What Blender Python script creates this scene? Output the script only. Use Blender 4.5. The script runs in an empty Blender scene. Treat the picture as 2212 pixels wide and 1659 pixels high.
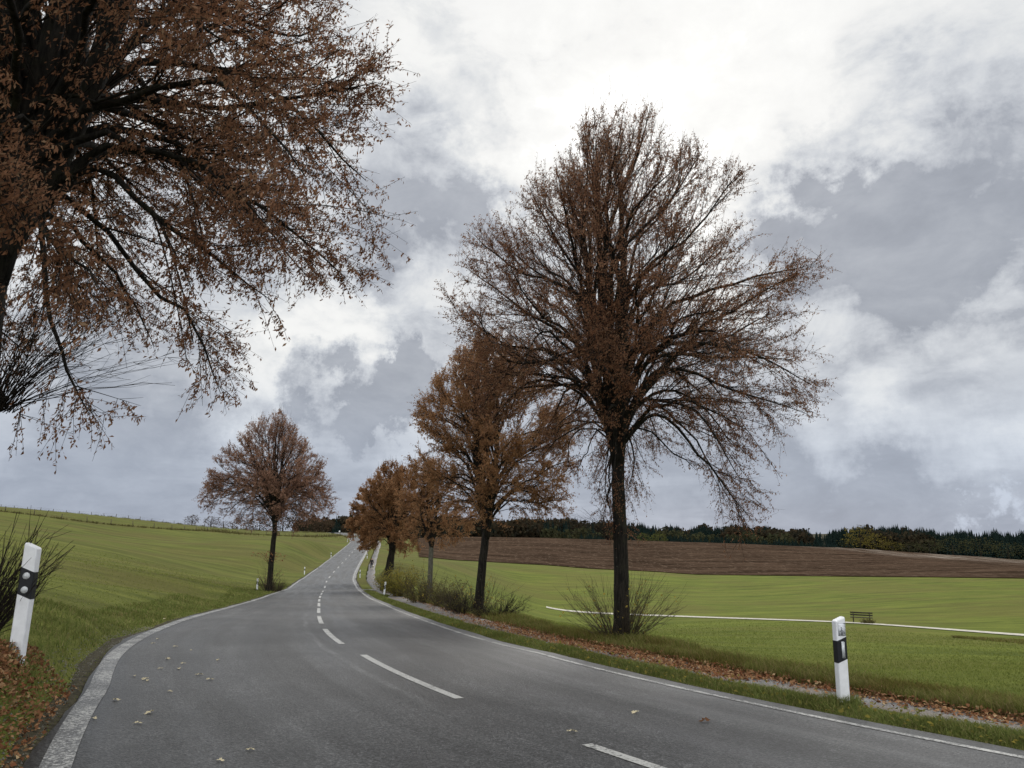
import bpy, math, random
import numpy as np
from mathutils import Vector
R_ = math.radians
C = bpy.context.scene.collection
# ------------------------------------------------------------------ camera
f = 1534.0; HOR = 1150.0; W2, H2 = 1106.0, 829.5
pit = math.atan((HOR - H2) / f); cp, sp = math.cos(pit), math.sin(pit); EYE = 1.7
cam = bpy.data.cameras.new('camera'); camo = bpy.data.objects.new('camera', cam); C.objects.link(camo)
cam.sensor_width = 36; cam.lens = f / 2212 * 36; cam.clip_start = .05; cam.clip_end = 6000
camo.location = (0, 0, EYE); camo.rotation_euler = (math.pi / 2 + pit, 0, 0)
bpy.context.scene.camera = camo
# ------------------------------------------------------------------ world
SUN_AZ, SUN_EL = 13.0, 33.0      # degrees right of the view, above the horizon (behind the cloud)
world = bpy.data.worlds.new('World'); bpy.context.scene.world = world; world.use_nodes = True


class NT:
    def __init__(s, tree):
        s.t = tree; s.n = tree.nodes; s.l = tree.links

    def set(s, sock, v):
        if isinstance(v, bpy.types.NodeSocket): s.l.new(v, sock)
        else: sock.default_value = v

    def math(s, op, a, b=None, c=None, clamp=False):
        n = s.n.new('ShaderNodeMath'); n.operation = op; n.use_clamp = clamp
        s.set(n.inputs[0], a)
        if b is not None: s.set(n.inputs[1], b)
        if c is not None: s.set(n.inputs[2], c)
        return n.outputs[0]

    def vmath(s, op, a, b=None, out=0):
        n = s.n.new('ShaderNodeVectorMath'); n.operation = op
        s.set(n.inputs[0], a)
        if b is not None:
            if op == 'SCALE': s.set(n.inputs[3], b)
            else: s.set(n.inputs[1], b)
        return n.outputs[out]

    def noise(s, vec, scale, detail=4, rough=.5, dist=0., col=False):
        n = s.n.new('ShaderNodeTexNoise'); s.set(n.inputs['Vector'], vec)
        n.inputs['Scale'].default_value = scale; n.inputs['Detail'].default_value = detail
        n.inputs['Roughness'].default_value = rough; n.inputs['Distortion'].default_value = dist
        return n.outputs['Color' if col else 'Fac']

    def ramp(s, fac, a, b, lo=0., hi=1., smooth=True):
        n = s.n.new('ShaderNodeMapRange'); n.interpolation_type = 'SMOOTHSTEP' if smooth else 'LINEAR'
        s.set(n.inputs[0], fac)
        n.inputs[1].default_value = a; n.inputs[2].default_value = b
        n.inputs[3].default_value = lo; n.inputs[4].default_value = hi
        return n.outputs[0]

    def mix(s, fac, a, b, mode='MIX'):
        n = s.n.new('ShaderNodeMix'); n.data_type = 'RGBA'; n.blend_type = mode
        s.set(n.inputs[0], fac)
        for i, v in ((6, a), (7, b)):
            if not isinstance(v, bpy.types.NodeSocket): v = (*v, 1) if len(v) == 3 else v
            s.set(n.inputs[i], v)
        return n.outputs[2]

    def sep(s, v):
        n = s.n.new('ShaderNodeSeparateXYZ'); s.l.new(v, n.inputs[0]); return n.outputs

    def comb(s, x, y, z):
        n = s.n.new('ShaderNodeCombineXYZ')
        for i, v in enumerate((x, y, z)): s.set(n.inputs[i], v)
        return n.outputs[0]


def pix_dir(px, py):
    u = (px - W2) / f; v = (H2 - py) / f
    d = Vector((u, cp - v * sp, sp + v * cp)); d.normalize(); return d


def build_world():
    k = NT(world.node_tree); k.n.clear()
    out = k.n.new('ShaderNodeOutputWorld'); bg = k.n.new('ShaderNodeBackground')
    k.l.new(bg.outputs[0], out.inputs[0])
    tc = k.n.new('ShaderNodeTexCoord'); d = tc.outputs['Generated']
    d = k.vmath('NORMALIZE', d)
    x, y, z = k.sep(d)
    sky = k.n.new('ShaderNodeTexSky'); sky.sky_type = 'NISHITA'; sky.sun_disc = False
    sky.sun_elevation = R_(SUN_EL); sky.sun_rotation = R_(SUN_AZ)
    skyc = k.vmath('SCALE', sky.outputs[0], 0.09)
    # flat cloud deck coordinates so that the clouds flatten towards the horizon
    zz = k.math('ADD', k.math('MAXIMUM', z, 0.0), 0.16)
    pl = k.comb(k.math('DIVIDE', x, zz), k.math('DIVIDE', y, zz), k.math('MULTIPLY', z, 1.2))
    n1 = k.noise(pl, 1.6, 9, .60, .35)
    n2 = k.noise(k.vmath('ADD', pl, (7.3, 2.1, 4.)), 5., 9, .66, .6)
    wob = k.vmath('SCALE', k.vmath('SUBTRACT', k.noise(d, 5.5, 9, .66, 0, True), (.5, .5, .5)), .34)
    dd = k.vmath('NORMALIZE', k.vmath('ADD', d, wob))

    def blob(px, py, rad, soft=1.1):
        dv = pix_dir(px, py)
        dt = k.vmath('DOT_PRODUCT', dd, tuple(dv), out=1)
        return k.ramp(dt, math.cos(R_(rad * (1 + soft * .5))), math.cos(R_(rad * (1 - soft * .6))))

    def total(lst):
        s = None
        for (px, py, r, w) in lst:
            b = k.math('MULTIPLY', blob(px, py, r), w)
            s = b if s is None else k.math('ADD', s, b)
        return s
    # brighter areas of thin cloud, darker areas of thick cloud
    bright = k.math('MULTIPLY', .5, total([(1350, 120, 17, .28), (1450, 330, 10, .55), (1500, 330, 6, .45), (1180, 300, 6, .25), (900, 700, 6, .55), (700, 780, 5, .55), (560, 800, 4, .3),
                    (1830, 800, 5, .5), (2100, 860, 5, .45), (1620, 560, 4, .25), (1050, 150, 8, .3), (1900, 100, 9, .22), (60, 760, 6, .3), (880, 960, 3, .25), (300, 60, 9, .3)]))
    dark = k.math('MULTIPLY', k.ramp(k.noise(d, 9., 6, .6, .4), .28, .62, .35, 1.0), total([(880, 420, 5.5, .34), (960, 560, 5, .26), (1750, 420, 4.5, .30), (1870, 600, 6, .34), (2000, 470, 5, .22), (2120, 760, 4, .16),
                  (1760, 560, 4, .2), (720, 865, 2.6, .5), (800, 850, 2.8, .6), (880, 830, 2.4, .5), (1080, 230, 2.4, .22), (1560, 210, 2.2, .2), (1680, 205, 2.2, .16), (1800, 990, 7, .26), (1650, 1030, 5, .12),
                  (2150, 380, 5, .2), (2000, 280, 5, .15), (780, 600, 4, .14), (250, 960, 8, .1), (1250, 800, 8, .12)]))
    base = k.ramp(z, 0.0, .5, .55, .80)
    df = k.vmath('MULTIPLY', d, (1., 1., 1.9))
    m1 = k.noise(df, 4.2, 8, .58, .25); m2 = k.noise(k.vmath('ADD', df, (3.1, 7.7, 1.3)), 11., 8, .6, .35)
    # broken cloud: puffs sharpen where the deck is thick, stay soft near the horizon
    puff = k.math('SUBTRACT', k.ramp(m2, .34, .66), .5); mass = k.math('SUBTRACT', k.ramp(m1, .33, .67), .5)
    fine = k.math('MULTIPLY', mass, k.ramp(z, .04, .30, .08, .24))
    fine2 = k.math('MULTIPLY', k.math('MULTIPLY', puff, k.ramp(z, .08, .30, .05, .25)), k.math('ADD', .35, k.ramp(m1, .62, .40, 0., .9)))
    fine = k.math('ADD', fine, k.math('MULTIPLY', k.math('SUBTRACT', n1, .5), .35))
    v = k.math('ADD', base, k.math('SUBTRACT', bright, dark))
    v = k.math('ADD', v, k.math('ADD', fine, fine2))
    # overcast sky out of view, overhead and behind, boosted to light the ground
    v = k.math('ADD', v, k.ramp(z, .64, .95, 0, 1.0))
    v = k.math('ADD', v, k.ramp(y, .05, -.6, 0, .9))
    v = k.math('MAXIMUM', v, k.math('ADD', .30, k.math('MULTIPLY', k.noise(df, 9., 8, .62, .3), .40)))
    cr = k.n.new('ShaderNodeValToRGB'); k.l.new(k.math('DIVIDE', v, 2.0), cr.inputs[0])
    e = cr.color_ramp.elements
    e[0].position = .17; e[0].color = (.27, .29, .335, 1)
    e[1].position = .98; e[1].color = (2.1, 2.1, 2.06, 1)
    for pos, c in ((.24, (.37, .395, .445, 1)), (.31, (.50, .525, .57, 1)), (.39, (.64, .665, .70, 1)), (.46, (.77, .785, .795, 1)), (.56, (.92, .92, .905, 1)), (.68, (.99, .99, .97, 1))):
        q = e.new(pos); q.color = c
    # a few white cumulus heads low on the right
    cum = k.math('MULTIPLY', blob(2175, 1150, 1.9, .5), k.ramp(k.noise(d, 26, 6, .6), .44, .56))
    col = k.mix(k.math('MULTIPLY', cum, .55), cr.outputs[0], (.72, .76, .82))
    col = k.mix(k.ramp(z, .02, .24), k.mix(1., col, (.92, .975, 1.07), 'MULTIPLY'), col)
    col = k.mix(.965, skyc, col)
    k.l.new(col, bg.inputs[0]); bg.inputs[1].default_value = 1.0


build_world()
sun = bpy.data.lights.new('sun', 'SUN'); sun.energy = 1.25; sun.angle = R_(22); sun.color = (1, .96, .9)
suno = bpy.data.objects.new('sun', sun); C.objects.link(suno)
sd = Vector((math.sin(R_(SUN_AZ)) * math.cos(R_(SUN_EL)), math.cos(R_(SUN_AZ)) * math.cos(R_(SUN_EL)), math.sin(R_(SUN_EL))))
suno.rotation_euler = (-sd).to_track_quat('-Z', 'Y').to_euler()
vs = bpy.context.scene.view_settings
vs.view_transform = 'Standard'; vs.look = 'None'; vs.exposure = 0.0; vs.gamma = 1.0; vs.use_curve_mapping = False


# ------------------------------------------------------------------ geometry helpers
def P(px, py, Y):
    u = (px - W2) / f; v = (H2 - py) / f
    a = cp - v * sp; b = sp + v * cp
    return np.array((u / a * Y, Y, EYE + b / a * Y))


# terrain height: smooth surface through surveyed points (drop below the eye at road stations)
RC = np.array([(30, -24), (22, -16.5), (14.5, -9.0), (9.3, -3.9), (5.2, 0.6), (1.84, 4.8), (-.95, 8.9), (-2.75, 12.6), (-4.15, 16.6), (-6.1, 23.4), (-8.1, 31.1), (-12.1, 46.4), (-15.65, 61),
               (-19.8, 78.2), (-23.9, 95.7), (-30.9, 133), (-40.6, 190), (-46.5, 223.5), (-57.3, 266), (-72, 308), (-98, 345), (-140, 375)], float)


def spline(p, n):
    t = np.zeros(len(p)); t[1:] = np.cumsum(np.linalg.norm(np.diff(p, axis=0), axis=1) ** .5)
    tt = np.linspace(0, t[-1], n); m = np.zeros_like(p)
    m[1:-1] = (p[2:] - p[:-2]) / (t[2:] - t[:-2])[:, None]
    m[0] = (p[1] - p[0]) / (t[1] - t[0]); m[-1] = (p[-1] - p[-2]) / (t[-1] - t[-2])
    i = np.clip(np.searchsorted(t, tt, side='right') - 1, 0, len(p) - 2)
    h = (t[i + 1] - t[i])[:, None]; s = ((tt - t[i]) / (t[i + 1] - t[i]))[:, None]
    return ((2 * s**3 - 3 * s**2 + 1) * p[i] + (s**3 - 2 * s**2 + s) * h * m[i] + (-2 * s**3 + 3 * s**2) * p[i + 1] + (s**3 - s**2) * h * m[i + 1])


_c = spline(RC, 4000)
for _ in range(3):                                # smooth the alignment a little
    kk = 60; pad = np.vstack([np.repeat(_c[:1], kk, 0), _c, np.repeat(_c[-1:], kk, 0)])
    cs = np.cumsum(np.vstack([[0, 0], pad]), axis=0); _c = (cs[2 * kk + 1:] - cs[:-2 * kk - 1]) / (2 * kk + 1)
_s = np.r_[0, np.cumsum(np.linalg.norm(np.diff(_c, axis=0), axis=1))]
SL = _s[-1]


def road_xy(s, t=0.):
    s = np.asarray(s, float)
    x = np.interp(s, _s, _c[:, 0]); y = np.interp(s, _s, _c[:, 1])
    e = .6
    dx = np.interp(s + e, _s, _c[:, 0]) - np.interp(s - e, _s, _c[:, 0]); dy = np.interp(s + e, _s, _c[:, 1]) - np.interp(s - e, _s, _c[:, 1])
    L = np.hypot(dx, dy) + 1e-9
    return x + dy / L * t, y - dx / L * t         # t > 0: right of the road


YS = [-30, 0, 6, 12, 20, 30, 46, 70, 95, 120, 150, 190, 219, 270, 320, 400]
DS = [1.4, 1.62, 1.80, 1.95, 2.42, 3.07, 4.05, 5.3, 5.85, 5.75, 5.15, 3.95, 3.05, 1.5, .1, .6]


def S_at(Y): return float(np.interp(Y, _c[:, 1], _s))


def road_z(s, t):
    y = np.interp(s, _s, _c[:, 1]); d = np.interp(y, YS, DS); tilt = np.interp(y, [0, 12, 40, 400], [.055, .055, .026, 0.])
    return EYE - d - t * tilt


cps = []
for y in (-24, -12, -3, 3, 8, 13, 18, 24, 31, 39, 48, 60, 72, 84, 96, 110, 130, 150, 170, 190, 219, 245, 270, 295, 320, 345):
    s = S_at(y)
    for t in ((-4.6, 0, 4.6) if y > 16 else (-2.8, 0, 2.8)):
        x_, y_ = road_xy(s, t); cps.append((float(x_), float(y_), float(road_z(s, t))))
PX = [  # left field
    (38, 1412, 7.0), (100, 1500, 5.75), (0, 1550, 5.2), (0, 1400, 7.4), (-150, 1400, 8.5), (-150, 1600, 5.), (150, 1420, 7.6), (160, 1335, 13), (50, 1290, 14), (50, 1250, 24), (50, 1200, 45), (50, 1150, 82), (28, 1108, 140), (208, 1131, 157), (365, 1144, 176), (459, 1148, 200), (746, 1158, 250),
    (280, 1190, 85), (400, 1170, 140), (400, 1200, 100), (400, 1250, 52), (400, 1289, 31), (580, 1268, 50), (560, 1215, 105), (650, 1200, 125), (700, 1177, 165), (620, 1165, 170), (-300, 1180, 40), (-300, 1080, 150), (-900, 1050, 150),
    (0, 1098, 230), (200, 1114, 240), (400, 1134, 258), (600, 1149, 290), (-400, 1070, 230),
    # right verge, trees, meadow
    (1340, 1385, 14.7), (1030, 1322, 24), (925, 1290, 33), (835, 1258, 56), (818, 1230, 88), (1600, 1440, 12.5), (1822, 1529, 8.2), (2212, 1592, 7.2), (1407, 1442, 11.), (2500, 1650, 6.4), (2212, 1500, 10.5), (2212, 1430, 20), (2600, 1480, 12),
    (1700, 1430, 17), (1700, 1372, 38), (1500, 1400, 20), (1100, 1340, 35), (1180, 1345, 40), (2212, 1375, 50), (1855, 1348, 60), (1430, 1332, 78), (1180, 1313, 95), (1430, 1290, 115), (2212, 1300, 90), (2900, 1300, 90),
    (1430, 1240, 180), (1800, 1246, 165), (2212, 1252, 150), (2900, 1262, 130), (950, 1206, 170), (1100, 1216, 178), (1080, 1262, 110), (980, 1250, 90), (880, 1215, 130),
    (1000, 1160, 320), (1150, 1162, 320), (1500, 1172, 310), (1790, 1187, 300), (2070, 1204, 285), (2212, 1213, 280), (2700, 1225, 270), (1300, 1166, 315), (1080, 1160, 322), (1200, 1188, 240), (1050, 1184, 240), (950, 1188, 215), (1500, 1203, 240), (1900, 1214, 225), (900, 1166, 270)]
for q in PX: cps.append(tuple(P(*q)))
for (x_, y_, d) in [(-60, 380, 6), (-150, 340, 2), (-260, 330, -2), (-420, 330, -6), (-100, 480, 14), (-20, 420, 8), (60, 420, 14), (200, 420, 19), (400, 400, 20), (700, 350, 18),
                    (-135, 620, 5), (-20, 650, 10), (70, 650, 13), (150, 560, 17), (330, 560, 17), (150, 800, 8), (350, 800, 10), (600, 700, 14), (650, 1000, -4), (400, 1000, 0), (200, 1000, 6), (0, 1000, 4), (-200, 900, 3), (-500, 800, 6), (900, 1000, 0), (1000, 500, 15),
                    (-600, 1400, 20), (300, 1500, 25), (1300, 1300, 20), (-1100, 500, 0), (-500, -60, -8), (500, -60, 15), (0, -60, 1.2), (60, -40, 3.4), (-60, -40, 0), (60, 20, 5.3), (120, 50, 9), (14, 1, 2.5), (30, 8, 3.6), (-12, 0, 1.0), (-30, 5, -.2), (-1000, -60, -8), (1300, -60, 15), (1300, 300, 15)]:
    cps.append((x_, y_, EYE - d))
cps = np.array(cps)


def warp(x, y): return np.arcsinh(np.asarray(x, float) / 14.), np.arcsinh(np.asarray(y, float) / 14.)


def rbf_phi(r): return np.where(r > 1e-9, r * r * np.log(r + 1e-12), 0.)


_u, _v = warp(cps[:, 0], cps[:, 1]); _n = len(cps)
_A = np.zeros((_n + 3, _n + 3)); _A[:_n, :_n] = rbf_phi(np.hypot(_u[:, None] - _u, _v[:, None] - _v)) + np.eye(_n) * 4e-6
_A[:_n, _n:] = np.c_[np.ones(_n), _u, _v]; _A[_n:, :_n] = _A[:_n, _n:].T
_w = np.linalg.solve(_A, np.r_[cps[:, 2], 0, 0, 0])


# the far side of the valley: survey table (direction, distance) of the rising field, its crest and the hills behind
TPX = np.array([800, 880, 1000, 1150, 1300, 1500, 1800, 2070, 2212, 2900, 3600], float); TY = np.array([110, 180, 240, 320, 400, 500, 700, 1000, 1500, 2200], float)
TT = np.array([[1250, 1245, 1250, 1268, 1278, 1292, 1288, 1284, 1282, 1280, 1280], [1190, 1195, 1209, 1219, 1230, 1240, 1238, 1234, 1232, 1240, 1245], [1176, 1178, 1184, 1190, 1196, 1203, 1210, 1214, 1220, 1230, 1235],
               [1164, 1163, 1160, 1162, 1166, 1172, 1183, 1200, 1210, 1222, 1225], [1172, 1172, 1170, 1172, 1176, 1181, 1193, 1210, 1220, 1235, 1240], [1176, 1176, 1176, 1178, 1182, 1186, 1196, 1210, 1218, 1232, 1235],
               [1165, 1166, 1168, 1170, 1172, 1175, 1180, 1190, 1194, 1200, 1200], [1156, 1155, 1153, 1151, 1153, 1156, 1153, 1158, 1162, 1165, 1165], [1160] * 11, [1165] * 11], float)
TZ = np.array([[P(a, b, c)[2] for a, b in zip(TPX, row)] for row, c in zip(TT, TY)])


def cub(xs, V, x):
    i = np.clip(np.searchsorted(xs, x, side='right') - 1, 0, len(xs) - 2); h = xs[i + 1] - xs[i]; t = np.clip((x - xs[i]) / h, 0, 1)
    return i, t


def far_table(x, y):
    px = np.clip(W2 + f * 1.0217 * x / np.maximum(y, 1.), TPX[0], TPX[-1]); ly = np.log(np.clip(y, TY[0], TY[-1])); LY = np.log(TY)
    i, a = cub(TPX, None, px); j, b = cub(LY, None, ly); a = a * a * (3 - 2 * a) * .4 + a * .6; b = b * b * (3 - 2 * b) * .4 + b * .6
    return (TZ[j, i] * (1 - a) + TZ[j, i + 1] * a) * (1 - b) + (TZ[j + 1, i] * (1 - a) + TZ[j + 1, i + 1] * a) * b


def F0(x, y):
    z = F00(x, y); x = np.asarray(x, float); y = np.asarray(y, float); px = W2 + f * 1.0217 * x / np.maximum(y, 1.)
    w = np.clip((y - 120) / 60, 0, 1) * np.clip((px - 830) / 70, 0, 1); w = w * w * (3 - 2 * w)
    return z * (1 - w) + far_table(x, y) * w


def F00(x, y):
    sh = np.shape(x); x = np.ravel(np.asarray(x, float)); y = np.ravel(np.asarray(y, float)); out = np.empty(len(x))
    for i in range(0, len(x), 20000):
        u, v = warp(x[i:i + 20000], y[i:i + 20000])
        ph = rbf_phi(np.hypot(u[:, None] - _u, v[:, None] - _v))
        out[i:i + 20000] = ph @ _w[:_n] + _w[_n] + _w[_n + 1] * u + _w[_n + 2] * v
    return out.reshape(sh)


_cs = _c[::8]; _ss = _s[::8]


def road_st(x, y):
    """signed lateral distance from the road centre line and the station"""
    sh = np.shape(x); x = np.ravel(np.asarray(x, float)); y = np.ravel(np.asarray(y, float)); T = np.empty(len(x)); S = np.empty(len(x))
    tx = np.gradient(_cs[:, 0]); ty = np.gradient(_cs[:, 1]); L = np.hypot(tx, ty); tx /= L; ty /= L
    for i in range(0, len(x), 20000):
        a = x[i:i + 20000, None] - _cs[:, 0]; b = y[i:i + 20000, None] - _cs[:, 1]
        j = np.argmin(a * a + b * b, axis=1); r = np.arange(len(j)); a = a[r, j]; b = b[r, j]
        far_ = np.hypot(a, b) > 25; cr = a * ty[j] - b * tx[j]; cr = np.where(far_, np.sign(cr) * np.hypot(a, b), cr)
        T[i:i + 20000] = cr; S[i:i + 20000] = _ss[j] + a * tx[j] + b * ty[j]
    return T.reshape(sh), S.reshape(sh)


def F(x, y):
    z = F0(x, y); t, s = road_st(x, y)
    yy = np.interp(s, _s, _c[:, 1]); near = np.clip((32 - yy) / 20, 0, 1)
    hl = np.where(t < 0, np.interp(yy, [2, 5, 10, 50, 100], [4.75, 4.22, 3.58, 3.48, 3.1]), 5.45) + .25; wd = np.where(t < 0, .40, .8) * near + np.where(t < 0, 2.4, 1.6) * (1 - near)
    w = np.clip((hl + wd - np.abs(t)) / wd, 0, 1); w = w * w * (3 - 2 * w)
    return z * (1 - w) + road_z(s, np.clip(t, -7.5, 7.5)) * w


def ground(px, py, lo=3., hi=900.):
    """where the view ray through a photo point meets the terrain"""
    Y = np.exp(np.linspace(math.log(lo), math.log(hi), 900)); Pt = P(px, py, Y) if False else None
    u = (px - W2) / f; v = (H2 - py) / f; a = cp - v * sp; b = sp + v * cp
    X = u / a * Y; Z = EYE + b / a * Y; g = F(X, Y); d = Z - g
    i = int(np.argmax(d < 0)) if (d < 0).any() else int(np.argmin(np.abs(d)))
    return np.array((X[i], Y[i], g[i]))


def mesh_obj(name, V, faces=None, mat=None, parent=None, smooth=False, quads=None, tris=None, uv=None, matidx=None, mats=None):
    me = bpy.data.meshes.new(name)
    V = np.asarray(V, np.float32).reshape(-1, 3)
    if faces is not None:
        me.from_pydata([tuple(map(float, v)) for v in V], [], faces)
    else:
        q = np.zeros((0, 4), np.int32) if quads is None else np.asarray(quads, np.int32)
        t = np.zeros((0, 3), np.int32) if tris is None else np.asarray(tris, np.int32)
        me.vertices.add(len(V)); me.vertices.foreach_set('co', V.ravel())
        loops = np.r_[q.ravel(), t.ravel()].astype(np.int32)
        me.loops.add(len(loops)); me.loops.foreach_set('vertex_index', loops)
        st = np.r_[np.arange(len(q)) * 4, len(q) * 4 + np.arange(len(t)) * 3].astype(np.int32)
        me.polygons.add(len(st)); me.polygons.foreach_set('loop_start', st)
        me.update(calc_edges=True)
    if uv is not None:
        l = me.uv_layers.new(name='UVMap'); vi = np.empty(len(me.loops), np.int32); me.loops.foreach_get('vertex_index', vi)
        l.data.foreach_set('uv', np.asarray(uv, np.float32)[vi].ravel())
    if smooth: me.polygons.foreach_set('use_smooth', np.ones(len(me.polygons), bool))
    for m in (mats or [mat]): me.materials.append(m)
    if matidx is not None: me.polygons.foreach_set('material_index', np.asarray(matidx, np.int32))
    me.update()
    o = bpy.data.objects.new(name, me); C.objects.link(o)
    if parent is not None: o.parent = parent
    return o


def empty(name, loc, label=None, cat=None, group=None, rz=0.):
    o = bpy.data.objects.new(name, None); C.objects.link(o); o.location = tuple(map(float, loc)); o.rotation_euler = (0, 0, rz); o.empty_display_size = .3
    tag(o, label, cat, group); return o


def tag(o, label=None, cat=None, group=None, kind=None):
    if label: o['label'] = label
    if cat: o['category'] = cat
    if group: o['group'] = group
    if kind: o['kind'] = kind
    return o


class MB:
    """collects shapes into one mesh"""
    def __init__(s): s.v = []; s.q = []; s.t = []; s.n = 0

    def add(s, v, q=None, t=None):
        v = np.asarray(v, float).reshape(-1, 3); s.v.append(v)
        if q is not None and len(q): s.q.append(np.asarray(q) + s.n)
        if t is not None and len(t): s.t.append(np.asarray(t) + s.n)
        s.n += len(v)

    def tube(s, pts, rad, sides=6, cap=True):
        pts = np.asarray(pts, float); n = len(pts); rad = np.broadcast_to(np.asarray(rad, float), (n,))
        tn = np.gradient(pts, axis=0); tn /= np.linalg.norm(tn, axis=1)[:, None] + 1e-9
        ref = np.array((.31, .95, .1)) if abs(tn[0][2]) > .5 else np.array((.1, .05, 1.))
        a = np.cross(tn, ref); a /= np.linalg.norm(a, axis=1)[:, None] + 1e-9; b = np.cross(tn, a)
        th = np.arange(sides) * 2 * math.pi / sides
        ring = pts[:, None] + rad[:, None, None] * (a[:, None] * np.cos(th)[None, :, None] + b[:, None] * np.sin(th)[None, :, None])
        i = np.arange(n - 1)[:, None] * sides; j = np.arange(sides); k = (j + 1) % sides
        q = np.stack([i + j, i + k, i + sides + k, i + sides + j], -1).reshape(-1, 4)
        v = ring.reshape(-1, 3); t = []
        if cap:
            v = np.vstack([v, pts[:1], pts[-1:]]); m = n * sides
            t = [(m, k_, j_) for j_, k_ in zip(j, k)] + [(m + 1, (n - 1) * sides + j_, (n - 1) * sides + k_) for j_, k_ in zip(j, k)]
        s.add(v, q, t)

    def box(s, c, d, rz=0., M=None):
        x, y, z = np.asarray(d) / 2.
        v = np.array([(-x, -y, -z), (x, -y, -z), (x, y, -z), (-x, y, -z), (-x, -y, z), (x, -y, z), (x, y, z), (-x, y, z)])
        if M is not None: v = v @ np.asarray(M).T
        cz, sz = math.cos(rz), math.sin(rz); v = v @ np.array([[cz, sz, 0], [-sz, cz, 0], [0, 0, 1]])
        s.add(v + np.asarray(c), [(0, 3, 2, 1), (4, 5, 6, 7), (0, 1, 5, 4), (1, 2, 6, 5), (2, 3, 7, 6), (3, 0, 4, 7)])

    def build(s, name, mat, parent=None, smooth=False):
        return mesh_obj(name, np.vstack(s.v), mat=mat, parent=parent, smooth=smooth, quads=np.vstack(s.q) if s.q else None, tris=np.vstack(s.t) if s.t else None)


def tubes_batch(mb, pts, rad, sides=3):
    """pts (N,k,3), rad (N,k): many thin tubes at once"""
    N, k, _ = pts.shape
    tn = np.gradient(pts, axis=1); tn /= np.linalg.norm(tn, axis=2)[..., None] + 1e-9
    ref = np.array((.31, .25, .9)); a = np.cross(tn, ref); a /= np.linalg.norm(a, axis=2)[..., None] + 1e-6; b = np.cross(tn, a)
    th = np.arange(sides) * 2 * math.pi / sides
    ring = pts[:, :, None] + rad[:, :, None, None] * (a[:, :, None] * np.cos(th)[:, None] + b[:, :, None] * np.sin(th)[:, None])
    base = (np.arange(N) * k * sides)[:, None, None] + (np.arange(k - 1) * sides)[None, :, None]
    j = np.arange(sides); kk = (j + 1) % sides
    q = np.stack([base + j, base + kk, base + sides + kk, base + sides + j], -1).reshape(-1, 4)
    mb.add(ring.reshape(-1, 3), q)


def leaf_batch(mb, pos, dirv, length, width, rng, bend=.25):
    """small bent leaves: 4 corners and two faces each"""
    N = len(pos); dirv = dirv / (np.linalg.norm(dirv, axis=1)[:, None] + 1e-9)
    r = rng.normal(size=(N, 3)); sd = np.cross(dirv, r); sd /= np.linalg.norm(sd, axis=1)[:, None] + 1e-9; nn = np.cross(dirv, sd)
    L = np.broadcast_to(length, (N,))[:, None]; Wd = np.broadcast_to(width, (N,))[:, None]
    mid = pos + dirv * L * .5 + nn * L * bend * rng.uniform(-.3, 1, (N, 1))
    v = np.stack([pos, mid + sd * Wd / 2, pos + dirv * L, mid - sd * Wd / 2], 1).reshape(-1, 3)
    i = np.arange(N)[:, None] * 4
    mb.add(v, None, np.vstack([i + np.array([0, 1, 3]), i + np.array([1, 2, 3])]))


# ------------------------------------------------------------------ materials
def new_mat(name):
    m = bpy.data.materials.new(name); m.use_nodes = True; k = NT(m.node_tree); k.n.clear()
    out = k.n.new('ShaderNodeOutputMaterial'); bs = k.n.new('ShaderNodeBsdfPrincipled'); k.l.new(bs.outputs[0], out.inputs[0])
    return m, k, bs, out


def geo(k): return k.n.new('ShaderNodeNewGeometry').outputs


def bump(k, bs, h, strength, dist):
    b = k.n.new('ShaderNodeBump'); b.inputs['Strength'].default_value = strength; b.inputs['Distance'].default_value = dist
    k.l.new(h, b.inputs['Height']); k.l.new(b.outputs[0], bs.inputs['Normal'])


def simple(name, col, rough=.6, var=.25, scale=8., spec=.3, bumpd=0.):
    m, k, bs, _ = new_mat(name); g = geo(k)
    n = k.noise(g['Position'], scale, 5, .6)
    c = k.mix(k.ramp(n, .3, .7), tuple(x * (1 - var) for x in col), tuple(min(1, x * (1 + var)) for x in col))
    k.l.new(c, bs.inputs['Base Color']); bs.inputs['Roughness'].default_value = rough; bs.inputs['Specular IOR Level'].default_value = spec
    if bumpd: bump(k, bs, n, .6, bumpd)
    return m


def leaf_mat(name, cols, trans=.35, patch=None):
    m = bpy.data.materials.new(name); m.use_nodes = True; k = NT(m.node_tree); k.n.clear()
    out = k.n.new('ShaderNodeOutputMaterial'); g = geo(k)
    cr = k.n.new('ShaderNodeValToRGB'); k.l.new(g['Random Per Island'], cr.inputs[0]); cr.color_ramp.interpolation = 'LINEAR'
    e = cr.color_ramp.elements; e[0].color = (*cols[0], 1); e[1].color = (*cols[-1], 1)
    for i, c in enumerate(cols[1:-1]):
        q = e.new((i + 1) / (len(cols) - 1)); q.color = (*c, 1)
    col = cr.outputs[0]
    if patch:
        col = k.mix(k.ramp(k.noise(g['Position'], patch[0], 3, .6), .35, .65), col, k.mix(1., col, patch[1], 'MULTIPLY'))
    d = k.n.new('ShaderNodeBsdfDiffuse'); t = k.n.new('ShaderNodeBsdfTranslucent'); mx = k.n.new('ShaderNodeMixShader')
    k.l.new(col, d.inputs[0]); k.l.new(col, t.inputs[0]); mx.inputs[0].default_value = trans
    k.l.new(d.outputs[0], mx.inputs[1]); k.l.new(t.outputs[0], mx.inputs[2]); k.l.new(mx.outputs[0], out.inputs[0])
    return m


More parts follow.
